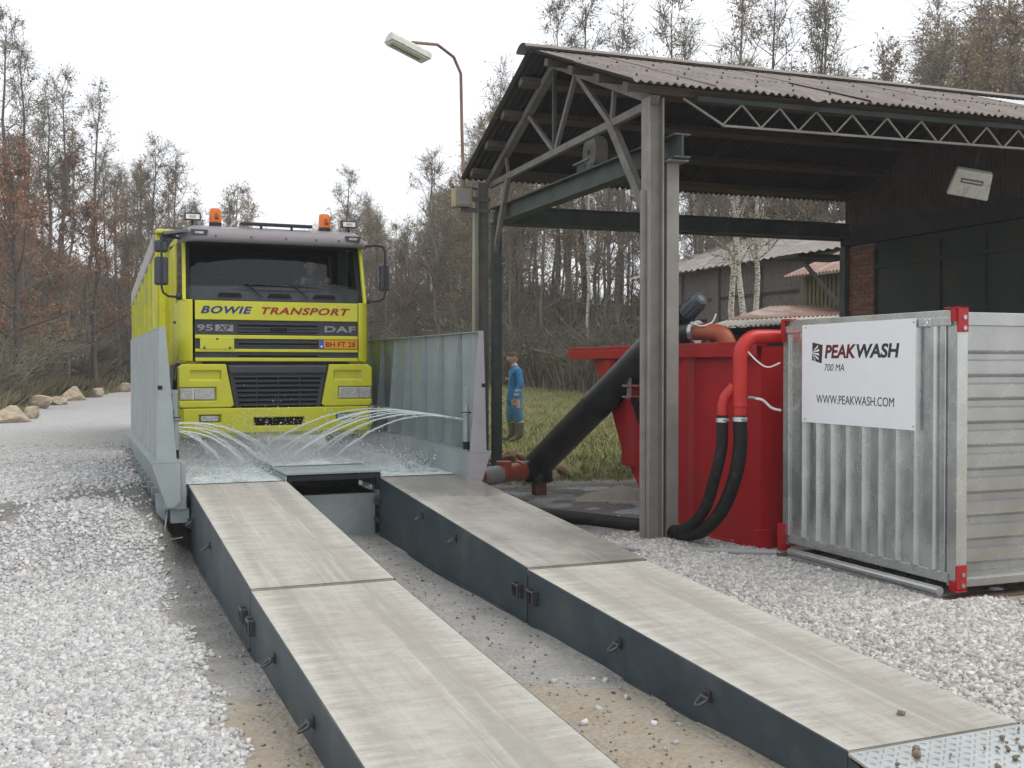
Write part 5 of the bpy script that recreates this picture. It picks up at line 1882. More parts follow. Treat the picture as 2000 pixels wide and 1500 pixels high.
# orange drain pipe from the wash to the conveyor foot
dp = thing('drain_pipe', 'orange and grey plastic drain pipe joining the wash to the conveyor foot', 'pipe', (4.7, 12.55, .1))
def do(p):
    return (p[0] - 4.7, p[1] - 12.55, p[2] - .1)
D0, D1 = Vector((4.25, 12.20, .50)), Vector((5.45, 12.90, .53))
dd = (D1 - D0)
pt = lambda u: do(D0 + dd * u)
MB().tube([pt(0), pt(.42)], .112, 20).build('orange_stub', 'orange_pvc', dp, smooth=True)
MB().tube([pt(.36), pt(.62)], .118, 20).build('grey_sleeve', 'grey_pvc', dp, smooth=True)
MB().tube([pt(.60), pt(.92)], .114, 20).build('tee_piece', 'orange_pvc', dp, smooth=True)
MB().tube([pt(.91), pt(.97)], .130, 20).build('socket_ring', 'orange_pvc', dp, smooth=True)
c_ = Vector(pt(.70))
MB().tube([c_, c_ + Vector((0, 0, .155)), c_ + Vector((0, 0, .16))], [.10, .10, .09], 18).build('inspection_cap', 'orange_pvc', dp, smooth=True)

# ------------------------------------------------------------------ silver container
CX0, CY0, CZ0 = 6.13, 6.17, .225
ct = thing('storage_container', 'small galvanised steel container with red corner brackets beside the ramps', 'container', (CX0, CY0, CZ0), R(-1.2))
CL, CH, CW = 2.19, 2.09, 3.0
def cp(mb, name, mat, parent=None, **k):
    return mb.build(name, mat, parent or ct, **k)
# ribbed panel on the side facing the ramps: flat sheet with raised vertical ribs
poly = [(.11, 0)]
m = MB()
ys_, xs_ = [], []
y = .10
prof = [(y, 0.)]
while y < CL - .28:
    prof += [(y + .105, 0.), (y + .125, -.042), (y + .165, -.042), (y + .185, 0.)]
    y += .205
prof.append((CL - .09, 0.))
n = len(prof)
vs_ = [(.02 + p[1], p[0], z) for z in (.10, CH - .12) for p in prof]
m.add(vs_, [(i, i + 1, n + i + 1, n + i) for i in range(n - 1)])
m.add([(v[0] + .006, v[1], v[2]) for v in vs_], [(i, i + 1, n + i + 1, n + i) for i in range(n - 1)])
cp(m, 'ribbed_side', 'galv')
# end wall with horizontal ribs
m = MB()
prof = [(.06, 0.)]
z = .10
while z < CH - .22:
    prof += [(z, 0.), (z + .016, .045), (z + .055, .045), (z + .085, 0.)]
    z += .178
prof.append((CH - .12, 0.))
n = len(prof)
vs_ = [(x, .03 + p[1], p[0]) for x in (.10, CW - .1) for p in prof]
m.add(vs_, [(i, i + 1, n + i + 1, n + i) for i in range(n - 1)])
m.add([(v[0], v[1] + .006, v[2]) for v in vs_], [(i, i + 1, n + i + 1, n + i) for i in range(n - 1)])
cp(m, 'ribbed_end', 'galv_bright')
cp(MB().box(.03, CW, CL - .03, CL - .02, .06, CH - .06), 'far_end', 'galv')
cp(MB().box(CW - .03, CW, .04, CL - .031, .06, CH - .06), 'far_side', 'galv')
cp(MB().box(.03, CW - .04, .05, CL - .05, CH - .05, CH - .04), 'top_sheet', 'galv')
cp(MB().box(.03, CW - .04, .05, CL - .05, .07, .08), 'bottom_sheet', 'galv')
for nm, b in (('top_rail', (-.012, .07, .06, CL, CH - .12, CH - .055)), ('top_rail', (.012, .08, .06, CL, CH - .054, CH)), ('bottom_rail', (0, .07, .06, CL, .02, .098)), ('end_top_rail', (.09, CW, 0, .07, CH - .12, CH - .02)), ('end_bottom_rail', (.09, CW, 0, .07, .0, .062)), ('corner_post', (0, .098, 0, .10, .0, CH - .121)), ('corner_post', (0, .06, CL - .088, CL, .0, CH - .121)), ('door_edge', (-.008, .018, .115, .17, .10, CH - .122))):
    cp(MB().box(*b), nm, 'galv' if 'end' not in nm else 'galv_bright', bevel=.004)
for y, z0, z1 in ((-.02, CH - .19, CH + .02), (-.02, -.03, .17)):
    m = MB()
    m.box(-.012, .082, y, y + .017, z0 + .02, z1)
    m.box(-.02, -.005, y + .017, y + .075, z0 + (.10 if z0 > 1 else 0), z1 - (0 if z0 > 1 else .12))
    m.box(-.02, .082, y, .12 if z0 > 1 else .06, (z1 - .012) if z0 > 1 else z0, z1 if z0 > 1 else z0 + .012)
    b = cp(m, 'corner_bracket', 'corner_red')
    for dz in (.05, .13):
        MB().tube([(.045, y - .008, z0 + dz), (.045, y - .0005, z0 + dz)], .018, 10).build('bolt', 'galv_bright', b)
m = MB().box(-.02, .06, CL - .12, CL + .01, CH - .008, CH + .012)
m.box(-.022, -.008, CL - .05, CL + .01, CH - .2, CH - .009)
cp(m, 'corner_bracket', 'corner_red')
cp(MB().box(-.05, .05, CL - .05, CL + .01, -.06, .19), 'corner_bracket', 'corner_red')
st = cp(MB().box(-.016, -.0125, .27, .33, CH - .115, CH - .06), 'round_sticker', 'white')
MB().tube([(-.0175, .30, CH - .0875), (-.0165, .30, CH - .0875)], .024, 18).build('sticker_disc', 'plate_blue', st)
MB().tube([(-.0185, .30, CH - .0875), (-.0176, .30, CH - .0875)], .016, 18).build('sticker_centre', 'white', st)
rv = MB().tube([(0, 0, 0), (-.006, 0, 0)], [.009, .006], 8).mesh('rivet', 'galv_bright')
for y, z in ((CL - .13, 1.55), (CL - .13, .95), (1.55, .86), (1.28, .86), (1.2, .86), (.6, .9), (.20, 1.3)):
    r_ = link('rivet', rv, ct)
    r_.location = (.02, y, z)
# sign board hung on the container
sg = thing('sign_board', 'white sign board printed PEAKWASH fixed to the side of the silver container', 'sign', (CX0, CY0, CZ0), R(-1.2))
SX = -.030
SY0, SY1, SB0, SB1 = .41, 1.86, 1.16, 2.04
MB().prism([(SY0, SB0), (SY1, SB0), (SY1, SB1 - .005), (SY0, SB1)], 0, SX, SX + .006).build('board', 'sign_white', sg)
def onboard(u, v):      # u from the left edge, v from the top edge, metres as read
    return (SX - .0005, SY1 - u, SB1 - v)
W = SY1 - SY0
HH = SB1 - SB0
fx = lambda a: a * W
fy = lambda a: a * HH
text('lettering', 'PEAK', 'ink_red', sg, onboard(fx(.225), fy(.35)), fx(.285), fy(.135), '-X', shear=.16, offset=.034, extrude=.001)
text('lettering', 'WASH', 'ink_grey', sg, onboard(fx(.515), fy(.35)), fx(.36), fy(.135), '-X', shear=.16, offset=.034, extrude=.001)
text('lettering', '700 MA', 'ink_grey', sg, onboard(fx(.222), fy(.475)), fx(.185), fy(.07), '-X', shear=.2, offset=.0, extrude=.001)
text('lettering', 'WWW.PEAKWASH.COM', 'ink_grey', sg, onboard(fx(.145), fy(.80)), fx(.69), fy(.085), '-X', offset=.0, extrude=.001)
lg_ = MB()
pts2 = [(.105, .185), (.205, .215), (.195, .40), (.10, .365)]
lg_.add([(SX - .0012, SY1 - fx(u), SB1 - fy(v)) for u, v in pts2], [(0, 1, 2, 3)])
lg_ = lg_.build('logo_block', 'ink_grey', sg)
apex = (.098, .29)
for tu, tv, sp_ in ((.19, .225, .012), (.20, .265, .012), (.20, .31, .013), (.195, .355, .013), (.165, .375, .012)):
    MB().add([(SX - .002, SY1 - fx(apex[0]), SB1 - fy(apex[1])), (SX - .002, SY1 - fx(tu - .03), SB1 - fy(tv - sp_)), (SX - .002, SY1 - fx(tu - .03), SB1 - fy(tv + sp_))], [(0, 1, 2)]).build('logo_ray', 'white', lg_)
for y, z in ((SY0 + .02, SB0 + .03), (SY1 - .05, SB0 + .03), (SY0 + .02, SB1 - .03), (SY1 - .05, SB1 - .03)):
    r_ = link('screw', rv, sg)
    r_.location = (SX, y, z)
# bearers and pipe under the container
bb = thing('timber_bearer', 'dark brown timber bearer under the near end of the container', 'timber', (CX0, CY0, .03))
MB().box(-.03, 3.0, -.03, .12, 0, .115).build('beam', 'wood_brown', bb, bevel=.01)
bb = thing('timber_bearer', 'timber bearer under the far end of the container beside the red tank', 'timber', (CX0, CY0 + 2.05, .05))
MB().box(-.10, 3.0, -.03, .12, 0, .10).build('beam', 'wood_brown', bb, bevel=.01)
tag(MB().tube([(6.02, 6.22, .20), (6.03, 8.05, .205)], .036, 14).build('steel_tube', 'galv_bright', None, smooth=True), 'shiny steel tube lying along the foot of the silver container', 'tube')
tag(MB().tube(spline([(5.98, 8.22, .17), (5.80, 8.36, .165), (5.62, 8.52, .16), (5.50, 8.64, .15), (5.42, 8.75, .13)]), .032, 10).build('conduit', 'grey_pvc', None, smooth=True), 'grey plastic conduit half buried in gravel by the red tank', 'conduit')
tag(MB().tube(spline([(5.0, 9.0, .13), (4.75, 9.6, .15), (4.6, 10.3, .15), (4.55, 10.9, .15)]), .022, 10).build('conduit', 'grey_pvc', None, smooth=True), 'thin grey conduit on the ground between right ramp and near post', 'conduit')
tag(MB().box(5.55, 6.15, 10.2, 10.28, .13, .21).build('steel_offcut', 'rust', None), 'rusty square steel offcut lying behind the pale posts', 'steel bar')
# pale mud heap behind the posts
m = MB()
def heap(u, v):
    th, r = 2 * PI * u, v
    x, y = 6.5 + .62 * r * math.cos(th), 12.3 + .36 * r * math.sin(th)
    return (x, y, gz1(x, y) - .03 + .16 * (1 - r * r) * (1 + .3 * vnoise(x, y, 5)))
m.grid(heap, 28, 7)
tag(m.build('mud_heap', 'mud', None, smooth='all'), 'low smooth heap of pale wet mud behind the pale posts', 'mud heap')

# ------------------------------------------------------------------ rocks
def rock_mesh(name, seed, mat, sub=2, rough_=.28):
    rr = random.Random(seed)
    bm = bmesh.new()
    bmesh.ops.create_icosphere(bm, subdivisions=sub, radius=1)
    pl = [(Vector((rr.gauss(0, 1), rr.gauss(0, 1), rr.gauss(0, .8))).normalized(), rr.uniform(.40, .74)) for _ in range(14)]
    for v in bm.verts:
        p = v.co.copy()
        for n_, d_ in pl:
            k = p.dot(n_)
            if k > d_:
                p -= n_ * (k - d_)
        v.co = p * (1 + rr.uniform(-.05, .05) * rough_ * 2)
    me = bpy.data.meshes.new(name)
    bm.to_mesh(me)
    bm.free()
    me.materials.append(MATS[mat])
    return me
bmesh_ = [rock_mesh('boulder', k, 'rock', 3) for k in range(5)]
BOUL = [  # px centre, py base, depth, half width m, half height, label
    (18, 812, 25, .62, .34, 'biggest sandstone boulder at the left edge of the photo'),
    (62, 806, 26.5, .36, .30, 'blocky boulder right beside the biggest one at the road edge'),
    (74, 790, 32, .55, .34, 'brown boulder behind the two nearest ones at the road edge'),
    (84, 771, 42, .42, .26, 'small pale boulder on top of the row at the road edge'),
    (106, 774, 40, .46, .28, 'flat boulder second along the pale row by the road'),
    (141, 781, 37, .60, .42, 'upright tan boulder in the middle of the row by the road'),
    (190, 775, 40, .56, .32, 'long low boulder at the far end of the row by the road'),
    (243, 768, 45, .40, .34, 'lone boulder half hidden behind the left wall of the wash'),
    (118, 790, 34, .44, .26, 'low boulder lying in front of the upright tan one')]
def fromD(px, py, d):
    r = (px - 1000) / 2100 * d
    return Vector((math.cos(YAW) * r + math.sin(YAW) * d, -math.sin(YAW) * r + math.cos(YAW) * d, 1.89 + (715 - py) * d / 2100))
for k, (px, py, d, w, h, lab) in enumerate(BOUL):
    p = fromD(px, py, d)
    o = tag(link('boulder', bmesh_[k % 5]), lab, 'boulder', 'boulders along the road edge')
    o.location = (p.x, p.y, gz1(p.x, p.y) + h * .36)
    o.scale = (w * 1.1, w * .8, h * .8)
    o.rotation_euler = (0, 0, k * 1.3)
rr = random.Random(9)
lump = [rock_mesh('clod', 20 + k, 'rubble', 2) for k in range(3)]
for k in range(46):
    x, y = rr.gauss(6.3, .34), rr.gauss(15.6, .6)
    s = rr.uniform(.05, .15)
    hh = .24 * math.exp(-(((x - 6.3) / .5) ** 2 + ((y - 15.6) / .8) ** 2))
    o = tag(link('clod', lump[k % 3]), 'clod of brown earth in the heap behind the far post', 'clod', 'clods of the earth heap')
    o.location = (x, y, gz1(x, y) + hh + s * .3)
    o.scale = (s * 1.2, s, s * .8)
    o.rotation_euler = (rr.uniform(-.5, .5), rr.uniform(-.5, .5), rr.uniform(0, 6))
m = MB()
def heap2(u, v):
    th, r = 2 * PI * u, v
    x, y = 6.3 + .72 * r * math.cos(th), 15.6 + 1.15 * r * math.sin(th)
    return (x, y, gz1(x, y) - .04 + .28 * (1 - r * r) * (1 + .5 * vnoise(x, y, 4)))
m.grid(heap2, 32, 8)
tag(m.build('earth_heap', 'rubble', None, smooth='all'), 'heap of brown earth and rubble behind the far shed post', 'earth heap')

# ------------------------------------------------------------------ buildings beyond the shed
def corr_sheet(mb, p0, p1, q0, q1, wave, amp):
    # ruled sheet between edge p0->p1 (eaves) and q0->q1 (top), corrugated across
    p0, p1, q0, q1 = map(Vector, (p0, p1, q0, q1))
    n = int((p1 - p0).length / wave * 4)
    nrm = (p1 - p0).cross(q0 - p0).normalized()
    mb.grid(lambda u, v: tuple(p0.lerp(p1, u).lerp(q0.lerp(q1, u), v) + nrm * amp * math.sin(u * n / 4 * 2 * PI)), n, 1)
bd = thing('brick_building', 'old brick building with pale corrugated roof among the birches', 'building', (19.2, 27.3, 0))
def bo(x, y, z):
    return (x - 19.2, y - 27.3, z)
by0, by1, bx0, bx1 = 21.5, 33.5, 18.9, 26.0
zg_ = gz1(19, 27)
wl = MB().box(bx0 - 19.2, bx1 - 19.2, by0 - 27.3, by1 - 27.3, zg_ - .5, 5.0).build('wall', 'old_wall', bd)
for y in (22.6, 24.4, 26.6, 28.8, 31.0):
    MB().box(bx0 - 19.2 - .10, bx0 - 19.2 - .001, y - 27.3, y - 27.3 + .32, zg_ - .2, 4.9).build('pilaster', 'old_wall', wl)
MB().box(bx0 - 19.2 - .03, bx0 - 19.2 - .001, by0 - 27.2, 24.2 - 27.3, 4.2, 4.95).build('cladding', 'old_roof', wl)
MB().box(bx0 - 19.2 - .04, bx0 - 19.2 - .001, by0 - 27.2, by1 - 27.4, 3.98, 4.06).build('string_course', 'shed_dark', wl)
for y in (25.2, 27.4, 29.6):
    w_ = MB().box(bx0 - 19.2 - .02, bx0 - 19.2 - .001, y - 27.3, y - 26.3, 2.3, 3.4).build('window', 'cab_dark', wl)
    MB().box(bx0 - 19.2 - .035, bx0 - 19.2 - .021, y - 27.35, y - 26.25, 2.22, 2.29).build('sill', 'mortar', w_)
rf = MB()
corr_sheet(rf, bo(18.4, 21.0, 4.96), bo(18.4, 34.0, 4.96), bo(22.5, 21.0, 6.45), bo(22.5, 34.0, 6.45), .35, .03)
corr_sheet(rf, bo(26.6, 21.0, 4.96), bo(26.6, 34.0, 4.96), bo(22.5, 21.0, 6.45), bo(22.5, 34.0, 6.45), .35, .03)
rf.build('roof', 'old_roof', bd, smooth='all')
ls = thing('low_shed', 'low shed with rusty corrugated roof and pale ragged eaves behind the red tank', 'shed', (10.2, 14.2, 0))
def l_(x, y, z):
    return (x - 10.2, y - 14.2, z)
r1 = MB()
corr_sheet(r1, l_(9.64, 15.2, 2.52), l_(12.2, 15.2, 2.66), l_(10.5, 15.82, 2.67), l_(13.0, 15.82, 2.81), .10, .018)
r1.build('eaves_sheet', 'pale_roof', ls, smooth='all')
r1 = MB()
corr_sheet(r1, l_(10.48, 15.80, 2.68), l_(13.0, 15.80, 2.82), l_(12.4, 17.2, 3.03), l_(15.0, 17.2, 3.17), .10, .018)
r1.build('roof', 'red_roof', ls, smooth='all')
MB().box(.4, 3.5, 1.7, 1.75, 0, 2.5).build('wall', 'shed_dark', ls)
MB().bar(l_(9.75, 15.28, 2.44), l_(12.2, 15.28, 2.58), .05, .12).build('fascia', 'cab_dark', ls)
for x in (9.9, 11.0, 12.1):
    MB().bar(l_(x, 15.35, 0), l_(x, 15.35, 2.45), .07).build('post', 'shed_dark', ls)
ht = thing('small_hut', 'small olive hut with a ragged rusty roof tucked behind the brick pier', 'hut', (13.9, 17.0, 0))
MB().box(-.45, 1.2, -1.2, .55, gz1(13.9, 17), 3.66).build('wall', 'hut_green', ht)
for k in range(14):
    MB().box(-.475, -.451, -1.15 + k * .12, -1.08 + k * .12, .6, 3.6).build('batten', 'hut_green', ht)
r1 = MB()
corr_sheet(r1, (-.80, .75, 3.66), (-.80, -1.4, 3.66), (1.3, .75, 4.5), (1.3, -1.4, 4.5), .10, .018)
r1.build('roof', 'red_roof', ht, smooth='all')

# ------------------------------------------------------------------ trees
class Acc:
    def __init__(s):
        s.v, s.f3, s.f4, s.n = [], [], [], 0
    def tube(s, P, r, k):
        P = np.asarray(P, float)
        n = len(P)
        T = np.gradient(P, axis=0)
        T /= np.linalg.norm(T, axis=1, keepdims=True) + 1e-9
        ref = np.array([.31, .57, .76]) if abs(T[0, 2]) < .9 else np.array([1., .2, .1])
        A = np.cross(T, ref)
        A /= np.linalg.norm(A, axis=1, keepdims=True) + 1e-9
        B = np.cross(T, A)
        th = np.arange(k) * 2 * PI / k
        ring = A[:, None, :] * np.cos(th)[None, :, None] + B[:, None, :] * np.sin(th)[None, :, None]
        V = P[:, None, :] + ring * np.asarray(r)[:, None, None]
        s.v.append(V.reshape(-1, 3))
        i, j = np.meshgrid(np.arange(n - 1), np.arange(k), indexing='ij')
        j2 = (j + 1) % k
        s.f4.append((np.stack([i * k + j, i * k + j2, (i + 1) * k + j2, (i + 1) * k + j], -1).reshape(-1, 4)) + s.n)
        s.n += n * k
    def mesh(s, name, mats, leaves=None):
        v = np.concatenate(s.v)
        f = np.concatenate(s.f4)
        mi = np.zeros(len(f), np.int32)
        if leaves is not None and len(leaves):
            q = leaves.reshape(-1, 3)
            lf = np.arange(len(q)).reshape(-1, 4) + len(v)
            v = np.concatenate([v, q])
            f = np.concatenate([f, lf])
            mi = np.concatenate([mi, np.ones(len(lf), np.int32)])
        me = np_mesh(name, v, f, mats)
        me.polygons.foreach_set('material_index', mi)
        me.update()
        return me
def leaf_quads(P, size, g, droop=.3):
    n = len(P)
    a = g.normal(size=(n, 3))
    a[:, 2] -= droop
    a /= np.linalg.norm(a, axis=1, keepdims=True)
    b = np.cross(a, g.normal(size=(n, 3)))
    b /= np.linalg.norm(b, axis=1, keepdims=True) + 1e-9
    s = size * g.uniform(.55, 1.35, (n, 1))
    q = np.stack([P - b * s * .10, P + a * s * .5 - b * s * .34, P + a * s, P + a * s * .5 + b * s * .34], 1)
    return q
def make_tree(name, seed, h, r0, start, limbs, llen, elev, subs, twigs, tlen, leafn, leafs, mats_t, mats_c, wob=.25, lean=0., dome=.6, twr=.010, leaf_top=0.):
    g = np.random.default_rng(seed)
    T, K = Acc(), Acc()
    n = 10
    t = np.linspace(0, 1, n)
    path = np.stack([lean * h * t ** 1.5 + np.cumsum(g.normal(0, wob / n * 1.5, n)) * (t > 0), np.cumsum(g.normal(0, wob / n * 1.5, n)) * (t > 0), h * t], -1)
    path[0, 2] = -.4
    T.tube(path, r0 * (1 - t) ** .8 * (1 - .15 * t) + .012, 7)
    def at(u):
        return np.array([np.interp(u, t, path[:, i]) for i in range(3)])
    LP = []
    for i in range(limbs):
        u = start + (1 - start) * (i + g.uniform(0, .9)) / limbs
        az = i * 2.4 + g.uniform(-.5, .5)
        w = (u - start) / (1 - start)
        L = llen * h * ((1 - w) ** dome * .85 + .15) * g.uniform(.65, 1.15)
        e = elev + (R(75) - elev) * w ** 2 + g.normal(0, .12)
        p = [at(u)]
        d = np.array([math.cos(az) * math.cos(e), math.sin(az) * math.cos(e), math.sin(e)])
        m = 5
        for k in range(m):
            d = d + g.normal(0, .14, 3) + np.array([0, 0, .07])
            d /= np.linalg.norm(d)
            p.append(p[-1] + d * L / m)
        p = np.array(p)
        rb = max(.015, r0 * .42 * (1 - u) ** .6 * g.uniform(.7, 1.1))
        T.tube(p, np.linspace(rb, .010, m + 1), 5)
        for j in range(subs):
            v = g.uniform(.25, 1)
            b = np.array([np.interp(v * m, np.arange(m + 1), p[:, q]) for q in range(3)])
            dd = d * .5 + g.normal(0, .55, 3) + np.array([0, 0, .22])
            dd /= np.linalg.norm(dd)
            sl = L * g.uniform(.22, .5) * (1.15 - .5 * v) + .15
            sp_ = [b]
            for k in range(3):
                dd = dd + g.normal(0, .2, 3)
                dd /= np.linalg.norm(dd)
                sp_.append(sp_[-1] + dd * sl / 3)
            sp_ = np.array(sp_)
            K.tube(sp_, np.linspace(max(.012, rb * .35), twr * .8, 4), 4)
            for q in range(twigs):
                vv = g.uniform(.15, 1)
                c = np.array([np.interp(vv * 3, np.arange(4), sp_[:, z]) for z in range(3)])
                td = dd * .6 + g.normal(0, .6, 3) + np.array([0, 0, .15])
                td /= np.linalg.norm(td)
                tl = tlen * g.uniform(.5, 1.3)
                mid = c + td * tl * .5 + g.normal(0, .05 * tl, 3)
                end = mid + (td + g.normal(0, .35, 3)) * tl * .5
                K.tube(np.array([c, mid, end]), [twr, twr * .8, twr * .45], 3)
                nl = g.poisson(leafn * (1 + leaf_top * (w - .5)))
                if nl:
                    uu = g.uniform(0, 1, (nl, 1))
                    LP.append(c * (1 - uu) + end * uu + g.normal(0, .05, (nl, 3)))
    leaves = leaf_quads(np.concatenate(LP), leafs, g) if LP else None
    return T.mesh(name + '_trunk', mats_t), K.mesh(name + '_crown', mats_c, leaves)

KIND = {}
for k in range(3):
    KIND['bare%d' % k] = make_tree('bare', 31 + k, 14, .17, .30, 20, .24, R(38), 5, 9, .75, 1.15, .11, ['bark_grey'], ['twig', 'leaf_brown'], .9, [.0, .05, -.04][k])
for k in range(2):
    KIND['tall%d' % k] = make_tree('tall', 41 + k, 16, .16, .48, 17, .19, R(35), 5, 9, .7, .9, .11, ['bark_dark'], ['twig', 'leaf_olive'], .8, [.03, -.03][k], .5, leaf_top=1.)
for k in range(2):
    KIND['oak%d' % k] = make_tree('oak', 51 + k, 8, .16, .22, 16, .42, R(20), 6, 9, .6, 3.2, .13, ['bark_dark'], ['twig', 'leaf_russet'], .6, 0, .45, .008)
for k in range(2):
    KIND['gold%d' % k] = make_tree('gold', 61 + k, 9, .10, .2, 18, .26, R(40), 5, 8, .55, 1.9, .11, ['bark_grey'], ['twig_olive', 'leaf_gold'], .6, 0, .6)
for k in range(2):
    KIND['brown%d' % k] = make_tree('brown', 71 + k, 13, .16, .25, 22, .24, R(35), 5, 8, .7, 2.6, .13, ['bark_dark'], ['twig', 'leaf_brown'], .7, 0, .6)
KIND['birch0'] = make_tree('birch', 81, 13, .15, .42, 16, .2, R(40), 5, 8, .6, .8, .08, ['birch_bark'], ['twig', 'leaf_gold'], .7, .03, .6)
KIND['birch1'] = make_tree('birch', 82, 13, .14, .45, 15, .2, R(40), 5, 8, .6, .8, .08, ['birch_bark'], ['twig', 'leaf_gold'], .6, .06, .6)
REFH = {'bare': 14, 'tall': 16, 'oak': 8, 'gold': 9, 'brown': 13, 'birch': 13}
def tree(kind, px, d, topy, label, group=None, rz=None, wide=1.):
    # stands at bearing px (in photo pixels) and distance d, tall enough to end at the height the photo shows
    p = fromD(px, 715, d)
    z = gz1(p.x, p.y)
    top = 1.89 + (715 - topy) * d / 2100
    k0 = kind[:-1]
    s = max(.25, .88 * (top - z) / REFH[k0])
    nm = {'bare': 'bare_tree', 'tall': 'tall_tree', 'oak': 'oak_tree', 'gold': 'golden_tree', 'brown': 'brown_tree', 'birch': 'birch_tree'}[k0]
    t = thing(nm, label, 'tree', (p.x, p.y, z - .05), rgt.uniform(0, 6.28) if rz is None else rz, group)
    t.scale = (s * wide, s * wide, s)
    link('trunk', KIND[kind][0], t)
    link('crown', KIND[kind][1], t)
    return t
rgt = random.Random(77)
TP = [(-200, 20), (0, 45), (60, 90), (120, 105), (190, 190), (230, 275), (300, 265), (350, 300), (400, 365), (440, 330), (490, 350), (530, 425), (580, 425), (620, 395), (680, 345), (730, 350), (780, 395), (830, 360), (870, 270), (920, 190), (960, 140), (1000, 170), (1040, 110), (1100, 100), (1250, 110), (1400, 100), (1600, 50), (1650, 0), (1720, 10), (1800, -20), (1850, -120), (1950, -180), (2200, -180)]
TPX, TPY = zip(*TP)
# left slope: the trees one can tell apart
tree('oak0', 42, 34, 285, 'large oak with russet leaves on the slope above the biggest boulder', None, 1.0)
tree('oak1', 188, 44, 392, 'small spreading oak with russet leaves standing alone on the scrub slope', None, .3, .9)
tree('oak1', 125, 48, 300, 'russet leaved oak behind the lone small oak on the left slope', None, 2.2)
tree('oak0', 5, 40, 330, 'russet leaved oak at the very left edge of the photo', None, 4.0)
tree('tall0', 25, 43, -30, 'tallest thin bare tree, cut off by the left edge of the photo', None, 2.0)
tree('tall1', 72, 45, 30, 'tall thin tree with feathery top, second from the left edge', None, 1.0)
tree('tall0', 118, 46, 85, 'tall leaning thin tree, third of the tall ones on the left slope', None, 5.0)
tree('tall1', 165, 48, 110, 'tall leaning thin tree with a round feathery top, rightmost of the tall left ones', None, 3.6)
tree('bare1', 232, 54, 280, 'dark bare tree standing just left of the truck trailer', None, 1.5)
tree('bare0', 300, 58, 225, 'bare tree with two feathery tops above the left mirror of the truck', None, .5)
tree('bare2', 345, 60, 265, 'bare tree seen above the left roof lamp of the truck', None, .5)
tree('gold1', 437, 64, 332, 'pale brown pointed tree above the left amber beacon', None, 2.5)
tree('bare0', 492, 68, 350, 'faint thin bare tree seen above the middle of the cab roof', None, 2.5, .8)
tree('tall0', 682, 66, 300, 'dark crowned tall tree above the right amber beacon', None, 2.9, 1.3)
tree('gold0', 735, 66, 400, 'golden leaved tree just right of the truck cab roof', None, .4)
tree('gold1', 795, 60, 400, 'golden leaved tree between the truck mirror and the lamp post', None, 3.1)
tree('bare1', 862, 54, 255, 'bare spreading tree left of the rusty lamp pole', None, 3.1, 1.1)
tree('bare2', 962, 50, 80, 'feathery bare tree between the lamp pole and the shed gable', None, 2.0)
tree('birch0', 1462, 24.0, 40, 'straight white birch trunk seen through the shed, nearest of three', None, 2.0)
tree('birch1', 1492, 24.6, 60, 'slightly leaning white birch close beside the straight one', None, 3.6)
tree('birch0', 1422, 27.0, 60, 'greyish birch left of the two white ones seen through the shed', None, 4.4)
tree('birch1', 1150, 43, 80, 'slender birch deep in the wood seen under the cross beam', None, 1.4, .6)
for k, (px, d, ty, lab) in enumerate([(1092, 46, 5, 'thin bare tree rising just right of the shed ridge end'), (1150, 47, 0, 'thin bare tree, second from the ridge end above the roof'), (1205, 46, 30, 'thin feathery tree, third from the ridge end above the roof'), (1300, 43, -5, 'thin forked tree above the roof over the pale posts'), (1355, 44, 40, 'thin low topped tree above the roof, right of the forked one'), (1442, 40, -50, 'straight bare trunk above the roof, cut by the top edge'), (1520, 41, -60, 'bare tree right of the straight trunk, cut by the top edge'), (1570, 40, -10, 'bare tree above the middle of the roof with crossing branches'), (1625, 41, -30, 'bare tree left of the brown clump above the roof')]):
    tree(['tall0', 'tall1', 'bare2'][k % 3], px, d, ty - 75, lab, None, k * 1.3, .9)
# the wood behind: rows of trees of a few kinds
LOOK = {'bare': 'bare grey', 'tall': 'tall thin dark', 'oak': 'russet leaved', 'gold': 'golden leaved', 'brown': 'brown leaved', 'birch': 'white barked'}
PLACE = [(60, 'above the nearest boulders'), (140, 'behind the lone small oak'), (250, 'left of the truck trailer'), (400, 'beyond the left mirror of the truck'), (540, 'beyond the cab roof of the truck'), (700, 'beyond the right beacon of the truck'), (790, 'just right of the truck mirror'), (880, 'left of the lamp pole'), (1010, 'around the lamp pole'), (1130, 'behind the shed gable'), (1260, 'behind the screw conveyor'), (1400, 'behind the pale shed posts'), (1520, 'behind the birches'), (1700, 'above the mid shed roof'), (1850, 'above the right shed roof'), (9999, 'above the roof end at right')]
def wood(x0, x1, step, rows, kinds, group, drow=6.5, low=.0, wide=1., where='in the wood '):
    px = x0
    while px < x1:
        for r in range(rows):
            q = px + rgt.uniform(-.5, .5) * step
            e = float(np.interp(q, EDGE_PX, EDGE_D))
            d = e + 2.5 + r * drow + rgt.uniform(-2.5, 2.5)
            ty = float(np.interp(q, TPX, TPY))
            ty = ty + (715 - ty) * (rgt.uniform(.04, .30) + (low if r == 0 else 0))
            kd = rgt.choice(kinds)
            row = 'front' if r == 0 else 'middle' if r < rows - 1 else 'back'
            tree(kd, q, d, ty, LOOK[kd[:-1]] + ' tree, ' + row + ' of wood, ' + next(t_ for lim, t_ in PLACE if q < lim), 'trees ' + next(t_ for lim, t_ in PLACE if q < lim), None, wide)
        px += step
wood(-110, 240, 62, 3, ['bare0', 'bare1', 'bare2', 'tall1', 'gold0', 'brown0', 'brown1'], 'trees crowding the left slope', 6, .35, .9)
wood(240, 540, 30, 3, ['bare0', 'bare1', 'bare2', 'gold0', 'brown1'], 'far trees behind the truck', 7, .1)
